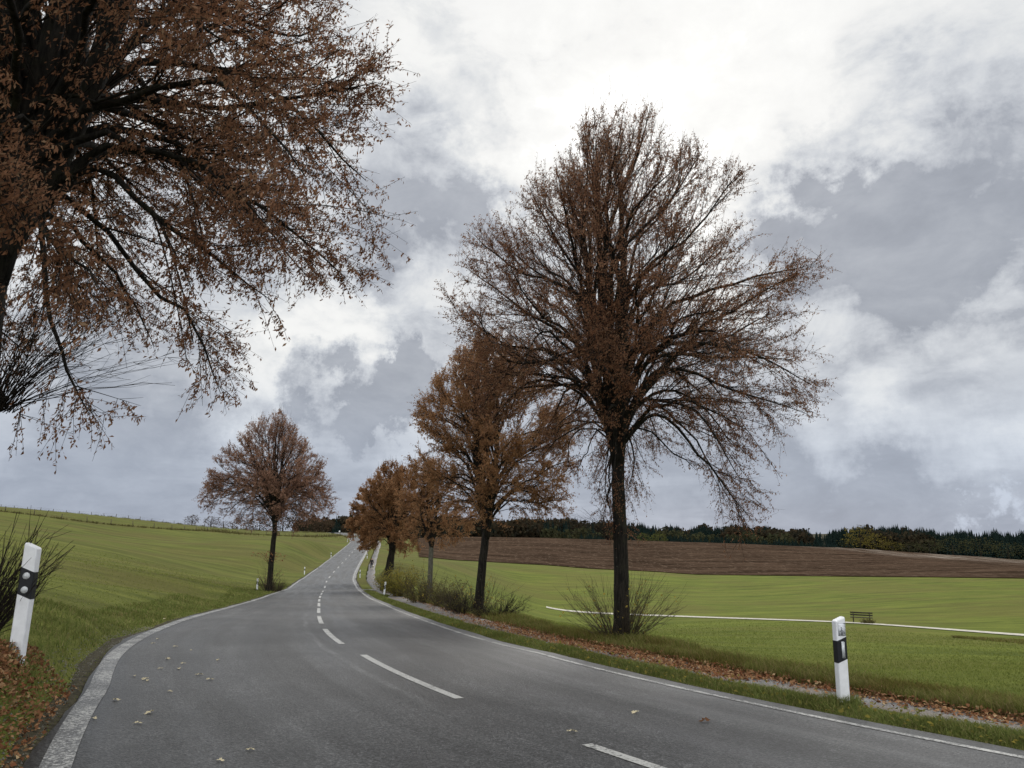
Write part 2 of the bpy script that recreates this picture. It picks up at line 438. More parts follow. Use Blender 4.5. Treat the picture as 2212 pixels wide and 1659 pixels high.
def ground_mat():
    m, k, bs, _ = new_mat('meadow_ground'); g = geo(k); p = g['Position']
    x, y, z = k.sep(p)
    big = k.noise(p, .06, 6, .6)
    # mowing / windrow streaks running across the slope
    ang = R_(12)
    u = k.math('ADD', k.math('MULTIPLY', x, math.cos(ang)), k.math('MULTIPLY', y, math.sin(ang)))
    w = k.math('SUBTRACT', k.math('MULTIPLY', y, math.cos(ang)), k.math('MULTIPLY', x, math.sin(ang)))
    str1 = k.noise(k.comb(k.math('MULTIPLY', u, .07), k.math('MULTIPLY', w, .36), 0), 1., 8, .7, .9)
    str2 = k.noise(k.comb(k.math('MULTIPLY', u, .8), k.math('MULTIPLY', w, 1.9), 3.), 1., 7, .78, .5)
    fine = k.noise(p, 9., 6, .7)
    c = k.mix(k.ramp(str1, .32, .70), (.062, .078, .012), (.155, .175, .026))
    c = k.mix(k.math('MULTIPLY', k.ramp(str2, .35, .7), .5), c, (.115, .13, .022))
    c = k.mix(k.math('MULTIPLY', k.ramp(big, .42, .62), .5), c, (.115, .10, .024))
    c = k.mix(k.math('MULTIPLY', k.ramp(fine, .38, .62), .5), c, k.mix(1., c, (.52, .56, .55), 'MULTIPLY'))
    # right-hand meadow is a little brighter and yellower
    c = k.mix(k.ramp(x, -12, 4), c, k.mix(1., c, (1.08, 1.16, .9), 'MULTIPLY'))
    c = k.mix(1., c, (1.05, .99, 1.7), 'MULTIPLY')
    c = k.mix(k.ramp(y, 335, 400), c, (.055, .052, .034))
    k.l.new(c, bs.inputs['Base Color']); bs.inputs['Roughness'].default_value = .95; bs.inputs['Specular IOR Level'].default_value = .03
    bump(k, bs, k.math('ADD', k.math('MULTIPLY', str2, .6), fine), .7, .06)
    return m


def asphalt_mat(name, base=.075, worn=False, track=True, paint=False, thr=.5, dull=False):
    m, k, bs, _ = new_mat(name); g = geo(k); p = g['Position']
    uvn = k.n.new('ShaderNodeTexCoord').outputs['UV']; t, s, _z = k.sep(uvn)
    vor = k.n.new('ShaderNodeTexVoronoi'); k.l.new(p, vor.inputs['Vector']); vor.inputs['Scale'].default_value = 48
    grain = vor.outputs['Distance']; gn = k.noise(p, 40, 5, .85); big = k.noise(p, .7, 5, .6)
    lum = k.math('MULTIPLY', base, k.ramp(gn, .34, .68, .35, 1.9))
    lum = k.math('MULTIPLY', lum, k.ramp(grain, .05, .6, 1.35, .6))
    lum = k.math('MULTIPLY', lum, k.ramp(big, .35, .65, .88, 1.12))
    cell = k.n.new('ShaderNodeTexVoronoi'); k.l.new(p, cell.inputs['Vector']); cell.inputs['Scale'].default_value = 52
    cr_ = k.sep(cell.outputs['Color'])[0]; lum = k.math('MULTIPLY', lum, k.ramp(cr_, 0., 1., .30, 2.0, False))
    patch = k.noise(p, .28, 6, .68, .6); lum = k.math('MULTIPLY', lum, k.ramp(patch, .36, .64, .72, 1.32))
    if track:
        streak = k.noise(k.comb(k.math('MULTIPLY', t, 2.2), k.math('MULTIPLY', s, .07), 0), 1., 5, .6, .3)
        lum = k.math('MULTIPLY', lum, k.ramp(streak, .34, .68, .82, 1.25))
        # pale paving seam left of the centre line, and scuffed wheel paths
        for t0, w, a in ((-.42, .035, .35), (1.95, .10, .22), (.62, .25, .12), (-2.3, .35, .10), (-.95, .3, .06)):
            wob = k.math('MULTIPLY', k.math('SUBTRACT', k.noise(k.comb(0., k.math('MULTIPLY', s, .25), t0 * 7), 1., 3), .5), .35)
            dd = k.math('ABSOLUTE', k.math('SUBTRACT', k.math('ADD', t, wob), t0))
            q = k.math('MULTIPLY', k.ramp(dd, w, w * 2.2, 1, 0), k.ramp(k.noise(k.comb(k.math('MULTIPLY', t, 3.), k.math('MULTIPLY', s, .35), 2.), 1., 4), .42, .62))
            lum = k.math('MULTIPLY', lum, k.math('ADD', 1., k.math('MULTIPLY', q, a * 2.8)))
    col = k.comb(lum, k.math('MULTIPLY', lum, 1.015), k.math('MULTIPLY', lum, 1.03))
    rough = k.ramp(k.noise(k.comb(k.math('MULTIPLY', t, 1.5), k.math('MULTIPLY', s, .12), 1.), 1., 4), .35, .65, .42, .56)
    if paint:
        wear = k.math('ADD', k.math('MULTIPLY', k.noise(p, 30, 6, .8), .75), k.math('MULTIPLY', k.noise(p, 2.2, 3), .25))
        fac = k.ramp(wear, thr - .05, thr + .05)
        col = k.mix(fac, col, (.40, .40, .385))
    k.l.new(col, bs.inputs['Base Color']); k.l.new(rough, bs.inputs['Roughness']); bs.inputs['Specular IOR Level'].default_value = .12 if dull else .5
    if dull: k.l.new(k.mix(k.ramp(big, .42, .6), col, (.13, .105, .085)), bs.inputs['Base Color'])
    bump(k, bs, k.math('ADD', grain, gn), .55, .008)
    return m


def field_mat():
    m, k, bs, _ = new_mat('harrowed_stubble_field'); g = geo(k); p = g['Position']; x, y, z = k.sep(p)
    rows = k.noise(k.comb(k.math('MULTIPLY', x, .035), k.math('MULTIPLY', y, .15), 0), 1., 9, .8, .3)
    fine = k.noise(k.comb(k.math('MULTIPLY', x, .6), k.math('MULTIPLY', y, .22), 0), 1., 6, .85)
    c = k.mix(k.ramp(rows, .36, .64), (.022, .0145, .010), (.080, .053, .037))
    c = k.mix(k.math('MULTIPLY', k.ramp(fine, .52, .62), .7), c, (.14, .102, .074))
    # pale stubble stripes on the far right
    ang = R_(-38); u = k.math('ADD', k.math('MULTIPLY', x, math.cos(ang)), k.math('MULTIPLY', y, -math.sin(ang)))
    st = k.noise(k.comb(k.math('MULTIPLY', k.math('ADD', k.math('MULTIPLY', x, .93), k.math('MULTIPLY', y, .1)), .55), k.math('MULTIPLY', y, .03), 0), 1., 4, .6)
    edge = k.math('SUBTRACT', x, k.math('MULTIPLY', y, -.35)); fac = k.math('MULTIPLY', k.ramp(edge, 228, 262), k.ramp(st, .5, .58))
    c = k.mix(k.math('MULTIPLY', fac, .75), c, (.30, .26, .22))
    k.l.new(c, bs.inputs['Base Color']); bs.inputs['Roughness'].default_value = 1.; bs.inputs['Specular IOR Level'].default_value = 0.
    bump(k, bs, rows, .8, .2); return m


def bark_mat(name, dark, light, moss=.3):
    m, k, bs, _ = new_mat(name); g = geo(k); p = g['Position']; x, y, z = k.sep(p)
    fur = k.noise(k.comb(k.math('MULTIPLY', x, 22), k.math('MULTIPLY', y, 22), k.math('MULTIPLY', z, 3.5)), 1., 6, .7, .3)
    c = k.mix(k.ramp(fur, .35, .68), dark, light)
    c = k.mix(k.math('MULTIPLY', k.ramp(k.noise(p, 3.5, 5, .65), .5, .68), moss), c, (.055, .06, .025))
    c = k.mix(k.math('MULTIPLY', k.ramp(k.noise(p, 14, 3, .5), .70, .74), .6), c, (.26, .27, .24))
    k.l.new(c, bs.inputs['Base Color']); bs.inputs['Roughness'].default_value = .9; bs.inputs['Specular IOR Level'].default_value = .15
    bump(k, bs, fur, .9, .03); return m


M = {}
M['ground'] = ground_mat(); M['asphalt'] = asphalt_mat('road_asphalt', .035); M['path'] = asphalt_mat('path_asphalt', .14, track=False, dull=True)
M['line'] = asphalt_mat('worn_white_paint', paint=True, thr=.50); M['dash'] = asphalt_mat('white_paint_dash', paint=True, thr=.45); M['lineworn'] = asphalt_mat('rubbed_white_paint', paint=True, thr=.53)
M['soil'] = simple('verge_soil', (.045, .04, .025), .95, .5, 12, .1, .02)
M['field'] = field_mat()
M['gravel'] = simple('pale_gravel', (.44, .42, .36), .9, .3, 3., .1)
M['bark'] = bark_mat('lime_bark', (.007, .0065, .006), (.032, .028, .023), .2)
M['barkg'] = bark_mat('grey_bark', (.07, .068, .055), (.15, .145, .12), .4)
M['twig'] = simple('twig_bark', (.017, .013, .011), .85, .3, 10, .15)
M['twigr'] = simple('shoot_bark', (.055, .042, .028), .8, .35, 10, .2)
M['rust'] = leaf_mat('dry_lime_leaves', [(.17, .09, .058), (.27, .142, .086), (.36, .195, .118), (.23, .117, .074), (.37, .25, .16)], .5, (.6, (.72, .66, .62)))
M['rust2'] = leaf_mat('orange_brown_lime_leaves', [(.25, .135, .068), (.36, .195, .10), (.45, .26, .135), (.31, .16, .085), (.45, .30, .17)], .5, (.5, (.74, .70, .66)))
M['rust3'] = leaf_mat('grey_brown_lime_leaves', [(.25, .14, .10), (.34, .20, .14), (.42, .26, .18), (.29, .17, .12)], .5, (.5, (.75, .72, .72)))
M['yellow'] = leaf_mat('yellow_leaves', [(.32, .24, .05), (.42, .33, .07), (.26, .22, .06), (.34, .22, .05)], .4)
M['yelgreen'] = leaf_mat('yellow_green_leaves', [(.13, .13, .035), (.19, .17, .04), (.25, .20, .045), (.10, .11, .035)], .4)
M['olive'] = leaf_mat('dull_olive_leaves', [(.09, .095, .03), (.13, .115, .045), (.10, .08, .04), (.15, .13, .04)], .3)
M['litter'] = leaf_mat('fallen_leaves', [(.15, .07, .038), (.24, .12, .06), (.32, .19, .10), (.10, .05, .03), (.22, .09, .045), (.38, .28, .16)], .15)
M['litterp'] = leaf_mat('pale_fallen_leaves', [(.45, .38, .22), (.55, .50, .36), (.38, .28, .13)], .1)
M['blade'] = leaf_mat('verge_grass_blades', [(.10, .135, .04), (.15, .185, .05), (.21, .235, .075), (.125, .155, .045), (.30, .27, .12)], .35, (.8, (.75, .72, .7)))
M['blade2'] = leaf_mat('bank_grass_blades', [(.11, .13, .035), (.15, .17, .045), (.20, .20, .065), (.23, .19, .09), (.13, .14, .045)], .35, (1.2, (.7, .62, .55)))
M['lawn'] = leaf_mat('meadow_grass_blades', [(.12, .15, .036), (.165, .198, .048), (.225, .25, .068), (.14, .17, .04)], .35, (.4, (.78, .78, .8)))
M['rough'] = leaf_mat('rough_grass_tufts', [(.07, .07, .025), (.11, .10, .04), (.15, .13, .06)], .3)
M['white'] = simple('white_post_plastic', (.72, .74, .78), .45, .06, 14, .4)
M['black'] = simple('black_post_band', (.008, .009, .013), .4, .2, 20, .4)
M['reflector'] = simple('silver_reflector', (.50, .53, .56), .25, .22, 60, .8)
M['sticker'] = simple('white_sticker', (.60, .63, .68), .4, .04, 30, .4)
M['ink'] = simple('sticker_ink', (.03, .03, .035), .5, .1, 30, .3)
M['wood'] = simple('weathered_wood', (.09, .075, .055), .9, .3, 6, .2)
M['bench'] = simple('dark_bench_wood', (.035, .032, .022), .8, .3, 9, .2)
M['spruce'] = leaf_mat('spruce_needles', [(.010, .018, .018), (.015, .025, .022), (.019, .030, .023), (.012, .020, .019)], .15, (.01, (.8, .9, .95)))
M['beech'] = leaf_mat('autumn_wood_leaves', [(.038, .030, .019), (.055, .039, .024), (.045, .040, .024), (.030, .028, .022)], .25, (.012, (.75, .8, .85)))
M['larch'] = leaf_mat('olive_wood_leaves', [(.036, .042, .023), (.048, .050, .026), (.060, .056, .028), (.032, .037, .022)], .25)
M['golden'] = leaf_mat('golden_leaves', [(.10, .085, .025), (.14, .11, .03), (.075, .07, .025)], .3)
M['greentree'] = leaf_mat('pale_green_leaves', [(.065, .08, .022), (.09, .10, .03), (.11, .10, .035)], .3)
M['ridge'] = leaf_mat('bare_brown_crown', [(.06, .04, .028), (.085, .055, .036), (.05, .036, .028)], .3)

# ------------------------------------------------------------------ ground sheet
def axis(lo, hi, a, n):
    u = np.linspace(math.asinh(lo / a), math.asinh(hi / a), n); return a * np.sinh(u)


gx = axis(-1500, 1700, 7., 520); gy = axis(-70, 1700, 8., 560)
GX, GY = np.meshgrid(gx, gy); T, S = road_st(GX, GY); GZ = F(GX, GY)
rng = np.random.default_rng(5)
# gentle unevenness away from the carriageway
und = 0 * GX
GZ = GZ + und
dist = np.hypot(GX, GY); cell = .02 * dist + .12
inside = (T < 4.3) & (T > -4.2 - .6 * (GY < 12)) & (S < SL + 5)
GZ = np.where(inside, GZ - .32, GZ)
right_path = (T > 3.6) & (T < 6.0) & (S < SL)
GZ = np.where(right_path & ~inside, GZ - .22 - .0012 * dist, GZ)
ny, nx = GX.shape; idx = np.arange(ny * nx).reshape(ny, nx)
q = np.stack([idx[:-1, :-1], idx[:-1, 1:], idx[1:, 1:], idx[1:, :-1]], -1).reshape(-1, 4)
terrain = mesh_obj('ground', np.stack([GX, GY, GZ], -1).reshape(-1, 3), mat=M['ground'], quads=q, smooth=True)
tag(terrain, kind='structure')


def strip(name, s0, s1, ts, dz, mat, ds=None, kind='structure', parent=None):
    """a ribbon following the road: lateral offsets ts, heights dz above the surface"""
    ss = [s0]; cl = S_at(5.)
    while ss[-1] < s1: ss.append(ss[-1] + max(.35, min(4., .03 * abs(ss[-1] - cl) + .3)))
    ss[-1] = s1; ss = np.array(ss); rows = []; uvs = []
    for t, d in zip(ts, dz):
        tt = t(ss) if callable(t) else np.full(len(ss), float(t))
        x, y = road_xy(ss, tt); z = F(x, y) + (d(ss) if callable(d) else d)
        rows.append(np.stack([x, y, z], -1)); uvs.append(np.stack([tt, ss], -1))
    V = np.stack(rows, 1); U = np.stack(uvs, 1); n, m_ = V.shape[:2]; ix = np.arange(n * m_).reshape(n, m_)
    qq = np.stack([ix[:-1, :-1], ix[:-1, 1:], ix[1:, 1:], ix[1:, :-1]], -1).reshape(-1, 4)
    o = mesh_obj(name, V.reshape(-1, 3), mat=mat, quads=qq, smooth=True, uv=U.reshape(-1, 2), parent=parent)
    if kind: tag(o, kind=kind)
    return o


HW = 3.12
def HL(s): return np.interp(s, [S_at(2), S_at(5), S_at(10), S_at(50), S_at(100)], [4.75, 4.22, 3.58, 3.48, 3.1])
jit = np.random.default_rng(2); js = np.linspace(0, SL, 900); jv1 = np.convolve(jit.normal(size=900), np.ones(4) / 4, 'same') * .10; jv2 = np.convolve(jit.normal(size=900), np.ones(4) / 4, 'same') * .08
strip('road', 0, SL, [lambda s: -(HL(s) + .15) + np.interp(s, js, jv2), lambda s: -(HL(s) + .11) + np.interp(s, js, jv2), lambda s: -(HL(s) - .3), -2, -1, 0, 1, 2, HW - .3, lambda s: HW + .32 + np.interp(s, js, jv1) * .5, lambda s: HW + .38 + np.interp(s, js, jv1) * .5],
      [-.25, .03, .03, .03, .03, .03, .03, .03, .03, .03, -.25], M['asphalt'])
strip('verge', 0, SL, [HW + q_ for q_ in (.25, .4, .55, .7, .9, 1.1, 1.3, 1.6)], [-.03, .005, .01, .01, .01, .01, .01, -.06], M['ground'])
strip('verge', 0, SL, [(lambda s, q=q_: -(HL(s) + q)) for q_ in (2.9, 2.5, 2., 1.6, 1.2, .95, .75, .6, .5, .4, .3, .2, .1)], [-.12, -.02, .01, .01, .01, .01, .01, .01, .01, .01, .01, .0, -.03], M['ground'])
strip('edge_line', 0, S_at(40), [lambda s: -(HL(s) + .07), lambda s: -(HL(s) - .13)], [.0345, .0345], M['lineworn'])
strip('edge_line', S_at(40), SL, [lambda s: -(HL(s) + .04), lambda s: -(HL(s) - .14)], [.036, .036], M['line'])
strip('edge_line', 0, S_at(40), [HW - .055, HW + .045], [.0345, .0345], M['line'])
strip('edge_line', S_at(40), SL, [HW - .10, HW + .06], [.036, .036], M['line'])


def st_for_py(py):
    ss = np.linspace(S_at(2.5), S_at(300), 6000); x, y = road_xy(ss); z = road_z(ss, 0) - EYE
    d = y * cp + z * sp; v = -y * sp + z * cp; yy = H2 - f * v / d
    i = np.argmax(yy < py); return ss[i]


dashes = [(1617, 1700), (1420, 1517), (1362, 1395), (1333, 1350), (1315.8, 1326.5), (1304, 1311.7), (1295.8, 1300.8), (1288.5, 1293), (1282, 1285.9), (1277, 1280)]
last = None
for a, b in dashes:
    s1 = st_for_py(a); s0 = st_for_py(b) if b < 1690 else s1 - 4.; last = s1
    strip('centre_dash', s0, s1, [-.06, .06], [.0345, .0345], M['dash'])
while last < S_at(260):
    s0 = last + 8.2; strip('centre_dash', s0, s0 + 4., [-.08, .08], [.037, .037], M['dash']); last = s0 + 4.


def pathc(s): return np.interp(s, [S_at(6), S_at(15), S_at(30), S_at(60), S_at(110)], [4.72, 4.74, 5.05, 5.1, 5.5])


jp = np.convolve(jit.normal(size=900), np.ones(3) / 3, 'same') * .09
strip('footpath', 0, SL, [lambda s: pathc(s) - .60 + np.interp(s, js, jp), lambda s: pathc(s) - .55 + np.interp(s, js, jp), lambda s: pathc(s) + .5 + np.interp(s, js, jv1), lambda s: pathc(s) + .6 + np.interp(s, js, jv1)],
      [-.10, .03, .03, -.10], M['path'])
strip('bank', 0, S_at(200), [lambda s: pathc(s) + .45, lambda s: pathc(s) + .8, lambda s: pathc(s) + 1.25, lambda s: pathc(s) + 2.2], [-.05, .06, .10, -.06], M['ground'])
# paved link between road and path
strip('shoulder', 0, S_at(120), [lambda s: -(HL(s) + .34) + np.interp(s, js, jv1), lambda s: -(HL(s) + .28) + np.interp(s, js, jv1), lambda s: -(HL(s) + .2) + np.interp(s, js, jv1) * .5, lambda s: -(HL(s) + .08)], [-.02, .018, .024, .0], M['soil'])
strip('shoulder', 0, S_at(120), [HW + .25, lambda s: HW + .42 + np.interp(s, js, jv2), HW + .62], [.0, .02, -.02], M['soil'])
s0 = s0k = S_at(66.); strip('path_link', s0, s0 + 3.2, [HW + .2, HW + 1.0, lambda s: pathc(s) - .3], [.026, .055, .034], M['path'])


# draped sheets -----------------------------------------------------
def drape(name, front, back, nu, nv, lift, mat, pw=1.):
    fr = np.array([ground(*q)[:2] if len(q) == 2 else P(*q)[:2] for q in front]); bk = np.array([P(*q)[:2] for q in back])
    def rs(p, n):
        d = np.r_[0, np.cumsum(np.hypot(*np.diff(p, axis=0).T))]; u = np.linspace(0, d[-1], n)
        return np.stack([np.interp(u, d, p[:, 0]), np.interp(u, d, p[:, 1])], -1)
    a = rs(fr, nu); b = rs(bk, nu); w = np.linspace(0, 1, nv)[:, None, None]
    XY = a[None] * (1 - w) + b[None] * w; Z = F(XY[..., 0], XY[..., 1]) + lift
    ix = np.arange(nu * nv).reshape(nv, nu); qq = np.stack([ix[:-1, :-1], ix[:-1, 1:], ix[1:, 1:], ix[1:, :-1]], -1).reshape(-1, 4)
    return tag(mesh_obj(name, np.concatenate([XY, Z[..., None]], -1).reshape(-1, 3), mat=mat, quads=qq, smooth=True), kind='structure')


drape('field', [(905, 1204, 165), (950, 1206, 170), (1100, 1216, 178), (1430, 1240, 180), (1800, 1246, 165), (2212, 1252, 150), (2900, 1262, 130)],
      [(900, 1160, 345), (1000, 1158, 350), (1150, 1162, 350), (1500, 1172, 340), (1790, 1187, 330), (2070, 1204, 315), (2800, 1213, 300)], 160, 60, .14, M['field'])
gp = [(1180, 1314, 95), (1430, 1332, 78), (1855, 1347.5, 60), (2212, 1375, 50), (2900, 1420, 40)]
drape('gravel_path', gp, [(a, b, c + 2.1) for a, b, c in gp], 120, 4, .05, M['gravel'])

# ------------------------------------------------------------------ trees
def tree(base, fork_py, prof, r0, leafm, label, seed, group=None, nlimb=46, d2=3.0, d3=6.5, leafs=12, lsize=.075, lean=None, bark='bark', leaders=2, cull=None, shoots=None, two=.06,
         wind=(-.45, 0, -.75), nm='lime_tree', droop=.0, bare=0, spacing=1.):
    rng = np.random.default_rng(seed); bx, by, Y = base; B = ground(bx, by, Y * .85, Y * 1.2); Y = float(B[1])
    g0 = F(B[0:1], B[1:2])[0]; B[2] = g0 - .02
    root = empty(nm, B, label, 'tree', group)
    hf = P(bx, fork_py, Y)[2] - B[2]
    pr = []
    for (py, l, r) in prof:
        a = P(l, py, Y); b = P(r, py, Y); pr.append((a[2] - B[2], a[0] - B[0], b[0] - B[0]))
    pr.sort(); pr = np.array(pr); zlo, zhi = pr[0, 0], pr[-1, 0]; Hh = zhi
    lx = 0. if lean is None else lean       # crown axis offset in metres at the top of the trunk
    def ax(z): return lx * np.clip(np.asarray(z) / hf, 0, 1)
    ph = rng.uniform(0, 6.28, 6)
    def Rr(z, az):
        z = np.asarray(z, float); l = -(np.interp(z, pr[:, 0], pr[:, 1]) - ax(z)); r = np.interp(z, pr[:, 0], pr[:, 2]) - ax(z)
        w = .5 + .5 * np.cos(az); R = l * (1 - w) + r * w
        return np.maximum(R, .05) * (1 + .035 * np.sin(3 * az + ph[0] + z) + .03 * np.sin(5 * az + ph[1] - 2.3 * z) + .035 * np.sin(7 * az + 3.1 * z + ph[2]))
    def clipenv(p, k=1.03):
        zc = np.clip(p[..., 2], zlo, zhi); x = p[..., 0] - ax(zc); y = p[..., 1]; rr = np.hypot(x, y); R = Rr(zc, np.arctan2(y, x)) * k
        sc = np.where(rr > R, R / (rr + 1e-9), 1.); o = p.copy(); o[..., 0] = ax(zc) + x * sc; o[..., 1] = y * sc
        o[..., 2] = np.clip(p[..., 2], zlo - .1, zhi + .15); return o
    tb = MB()
    # trunk with a flared foot
    n = 14; zz = np.linspace(-.3, hf, n); tr = r0 * (1.0 - .22 * np.clip(zz / hf, 0, 1)) + r0 * .55 * np.exp(-np.clip(zz + .1, 0, 9) / (r0 * 1.1))
    wob = np.cumsum(rng.normal(size=(n, 2)) * .012 * r0 / .2, axis=0)
    tp = np.stack([ax(zz) + wob[:, 0], wob[:, 1], zz], -1); tb.tube(tp, tr, 14)
    top = tp[-1]; trunk = tb
    lb = MB(); led = []
    for i in range(leaders):
        a = rng.uniform(0, 6.28) if i else 0.
        off = two * Hh * (1 if i % 2 else -1) * (.6 if i < 2 else 1.2) if leaders > 1 else 0.
        zt = zlo + (zhi - zlo) * ((.93, .86, .7, .62)[i % 4])
        pts = np.array([top - (0, 0, .25), top + (off * .5, rng.normal() * .08, (zt - hf) * .16), top + (off, rng.normal() * .2, (zt - hf) * .45), top + (off * 1.05, rng.normal() * .25, (zt - hf) * .75), (top[0] + off * 1.0, rng.normal() * .2, zt)])
        c = spline(pts, 16); led.append(c)
        lb.tube(c, r0 * (.74 if leaders > 1 else .78) * (1 if i < 2 else .6) * (1 - np.linspace(0, 1, 16) ** 1.3) + .014, 8)
    limbs = []; ga = rng.uniform(0, 6.28); zgrid = np.linspace(zlo, zhi, 60); Rg = .5 * (Rr(zgrid, 0.) + Rr(zgrid, 3.14)); wg = Rg ** 1.2 * np.sqrt(1 + np.gradient(Rg, zgrid) ** 2) + .10 * Rg.max() ** 1.2 * (zgrid > zlo + .72 * (zhi - zlo)) + .16 * Rg.max() ** 1.2 * (zgrid < zlo + .18 * (zhi - zlo)); cdf = np.cumsum(wg); cdf /= cdf[-1]
    for i in range(nlimb):
        u = (i + .5) / nlimb; zt = float(np.interp(u, cdf, zgrid)) + rng.normal() * .05; zt = min(max(zt, zlo + .02), zhi - .02)
        az = ga + i * 2.39996 + rng.normal() * .2
        R = Rr(zt, az) * rng.uniform(.90, 1.) if rng.random() < .8 else Rr(zt, az) * rng.uniform(.35, .8)
        tgt = np.array((ax(zt) + R * math.cos(az), R * math.sin(az), zt))
        L = led[int(rng.integers(len(led)))] if leaders < 3 or u > .4 else led[0]
        zs = hf + max(0., (zt - hf)) * rng.uniform(.08, .60) ** 1.15 + (rng.uniform(-.10, .25) if zt < hf + 1.5 else 0) * (hf / 3.)
        if zs < hf: st = np.array([np.interp(zs, tp[:, 2], tp[:, 0]), np.interp(zs, tp[:, 2], tp[:, 1]), zs])
        else: st = np.array([np.interp(zs, L[:, 2], L[:, 0]), np.interp(zs, L[:, 2], L[:, 1]), min(zs, L[-1, 2])])
        h = tgt - st; hr = math.hypot(h[0], h[1])
        low = zt < st[2] + .3 * hr
        m1 = st + rng.normal(size=3) * .035 * hr + np.array((h[0] * .28, h[1] * .28, max(h[2] * .42, .0) + hr * (.34 if low else .16)))
        m2 = st + np.array((h[0] * .70, h[1] * .70, h[2] * .72 + hr * (.30 if low else .08))) + rng.normal(size=3) * .055 * hr
        c = spline(np.array([st, m1, m2, tgt]), 14); ln = np.linalg.norm(np.diff(c, axis=0), axis=1).sum()
        c[1:-1] += np.cumsum(rng.normal(size=(12, 3)), axis=0) * .017 * min(ln, 3) * np.sin(np.linspace(0, 3.14, 12))[:, None]
        rr = np.clip(.0105 * ln * (r0 / .2) ** .35, .008, r0 * .42)
        lb.tube(c, rr * (1 - np.linspace(0, 1, 14)) ** .8 + .004 * spacing, 6, cap=False); limbs.append((c, ln))
    for L in led: limbs.append((L[4:], np.linalg.norm(np.diff(L[4:], axis=0), axis=1).sum()))
    P2 = []; D2 = []
    for c, ln in limbs:
        isl = len(c) != 14; n2 = max(2, int(ln * d2 * (.9 if isl else 1.5))); t = .18 + .82 * rng.random(n2) ** (.62 if not isl else .9); fi = t * (len(c) - 1); i0 = np.minimum(fi.astype(int), len(c) - 2); fr = (fi - i0)[:, None]
        p = c[i0] * (1 - fr) + c[i0 + 1] * fr; tn = c[i0 + 1] - c[i0]; tn /= np.linalg.norm(tn, axis=1)[:, None] + 1e-9
        rp = rng.normal(size=(n2, 3)); rp -= (rp * tn).sum(1)[:, None] * tn; rp /= np.linalg.norm(rp, axis=1)[:, None] + 1e-9
        out = p - np.array((lx, 0, 0)); out[:, 2] = 0; out /= np.linalg.norm(out, axis=1)[:, None] + .3
        hz = np.clip((p[:, 2] - hf) / (zhi - hf), -.4, 1)[:, None]
        d = tn * .85 + rp * .62 + out * .22 + np.array((0, 0, 1)) * (.45 * np.clip(hz + .15, 0, 1) + .02)
        d /= np.linalg.norm(d, axis=1)[:, None]
        ll = np.clip((.24 + .36 * rng.random(n2)) * ln * (1.15 - .75 * t), .3, 1.7 * Hh / 10.)[:, None]
        k4 = np.linspace(0, 1, 5)[None, :, None]
        cur = rng.normal(size=(n2, 1, 3)) * .10 + np.array((0, 0, 1)) * (hz[:, None] * .30 - .14)
        for _it in range(4):
            pts = p[:, None] + d[:, None] * ll[:, None] * k4 + cur * ll[:, None] * k4**2
            e_ = pts[:, -1]; zc = np.clip(e_[:, 2], zlo, zhi); over = (np.hypot(e_[:, 0] - ax(zc), e_[:, 1]) > Rr(zc, np.arctan2(e_[:, 1], e_[:, 0] - ax(zc))) * 1.0) | (e_[:, 2] > zhi) | (e_[:, 2] < zlo - .2)
            ll = np.where(over[:, None], ll * .68, ll)
        P2.append(pts); D2.append(ll[:, 0])
    P2 = np.vstack(P2); L2 = np.r_[tuple(D2)]
    tw = MB(); rr = np.clip(L2 * .0075, .004, .014)[:, None] * np.linspace(1, .3, 5)[None] * (spacing ** .5); tubes_batch(tw, P2, rr, 4)
    # twigs along the secondary branches
    reps = np.maximum(2, (L2 * d3 * 1.7).astype(int)); idx_ = np.repeat(np.arange(len(P2)), reps); n3 = len(idx_); t = rng.uniform(.12, 1., n3)
    fi = t * 4; i0 = np.minimum(fi.astype(int), 3); fr = (fi - i0)[:, None]; Q = P2[idx_]
    r_ = np.arange(n3); p = Q[r_, i0] * (1 - fr) + Q[r_, i0 + 1] * fr; tn = Q[r_, i0 + 1] - Q[r_, i0]; tn /= np.linalg.norm(tn, axis=1)[:, None] + 1e-6
    hz = np.clip((p[:, 2] - hf) / (zhi - hf), -.3, 1)[:, None]
    d = tn * .8 + rng.normal(size=(n3, 3)) * .55 + np.array((0, 0, 1)) * (hz * .7 - .12); d /= np.linalg.norm(d, axis=1)[:, None]
    l3 = rng.uniform(.16, .46, (n3, 1)) * (Hh / 10.) ** .5
    k3 = np.linspace(0, 1, 3)[None, :, None]
    P3 = p[:, None] + d[:, None] * l3[:, None] * k3 + (rng.normal(size=(n3, 1, 3)) * .16 + np.array((0, 0, 1)) * (hz[:, None] * .2 - .1)) * l3[:, None] * k3**2
    e_ = P3[:, 2]; zc = np.clip(e_[:, 2], zlo, zhi); q3 = np.hypot(e_[:, 0] - ax(zc), e_[:, 1]) / Rr(zc, np.arctan2(e_[:, 1], e_[:, 0] - ax(zc)))
    # fewer twigs in the shaded heart of the crown
    hcen = hf + .35 * (zhi - hf); depth_ = np.maximum(q3, np.abs(e_[:, 2] - hcen) / (zhi - hcen))
    keep = (q3 < 1.06 + .12 * rng.random(n3)) & (e_[:, 2] < zhi + .2) & (rng.random(n3) < np.clip(.10 + .95 * depth_, .15, 1)); P3 = P3[keep]; n3 = len(P3); dep3 = np.clip(depth_[keep], 0, 1)
    # some vertical whips above the top
    nw = 90
    ww = P3[rng.integers(0, n3, 4000)]; ww = ww[np.argsort(-ww[:, 2, 2] + .0 * ww[:, 2, 0])][:nw]
    wt = ww[:, 2][:, None] + np.array((0, 0, 1.)) * (rng.uniform(.08, .035 * Hh + .08, (nw, 1, 1)) * k3) + rng.normal(size=(nw, 1, 3)) * .03 * k3
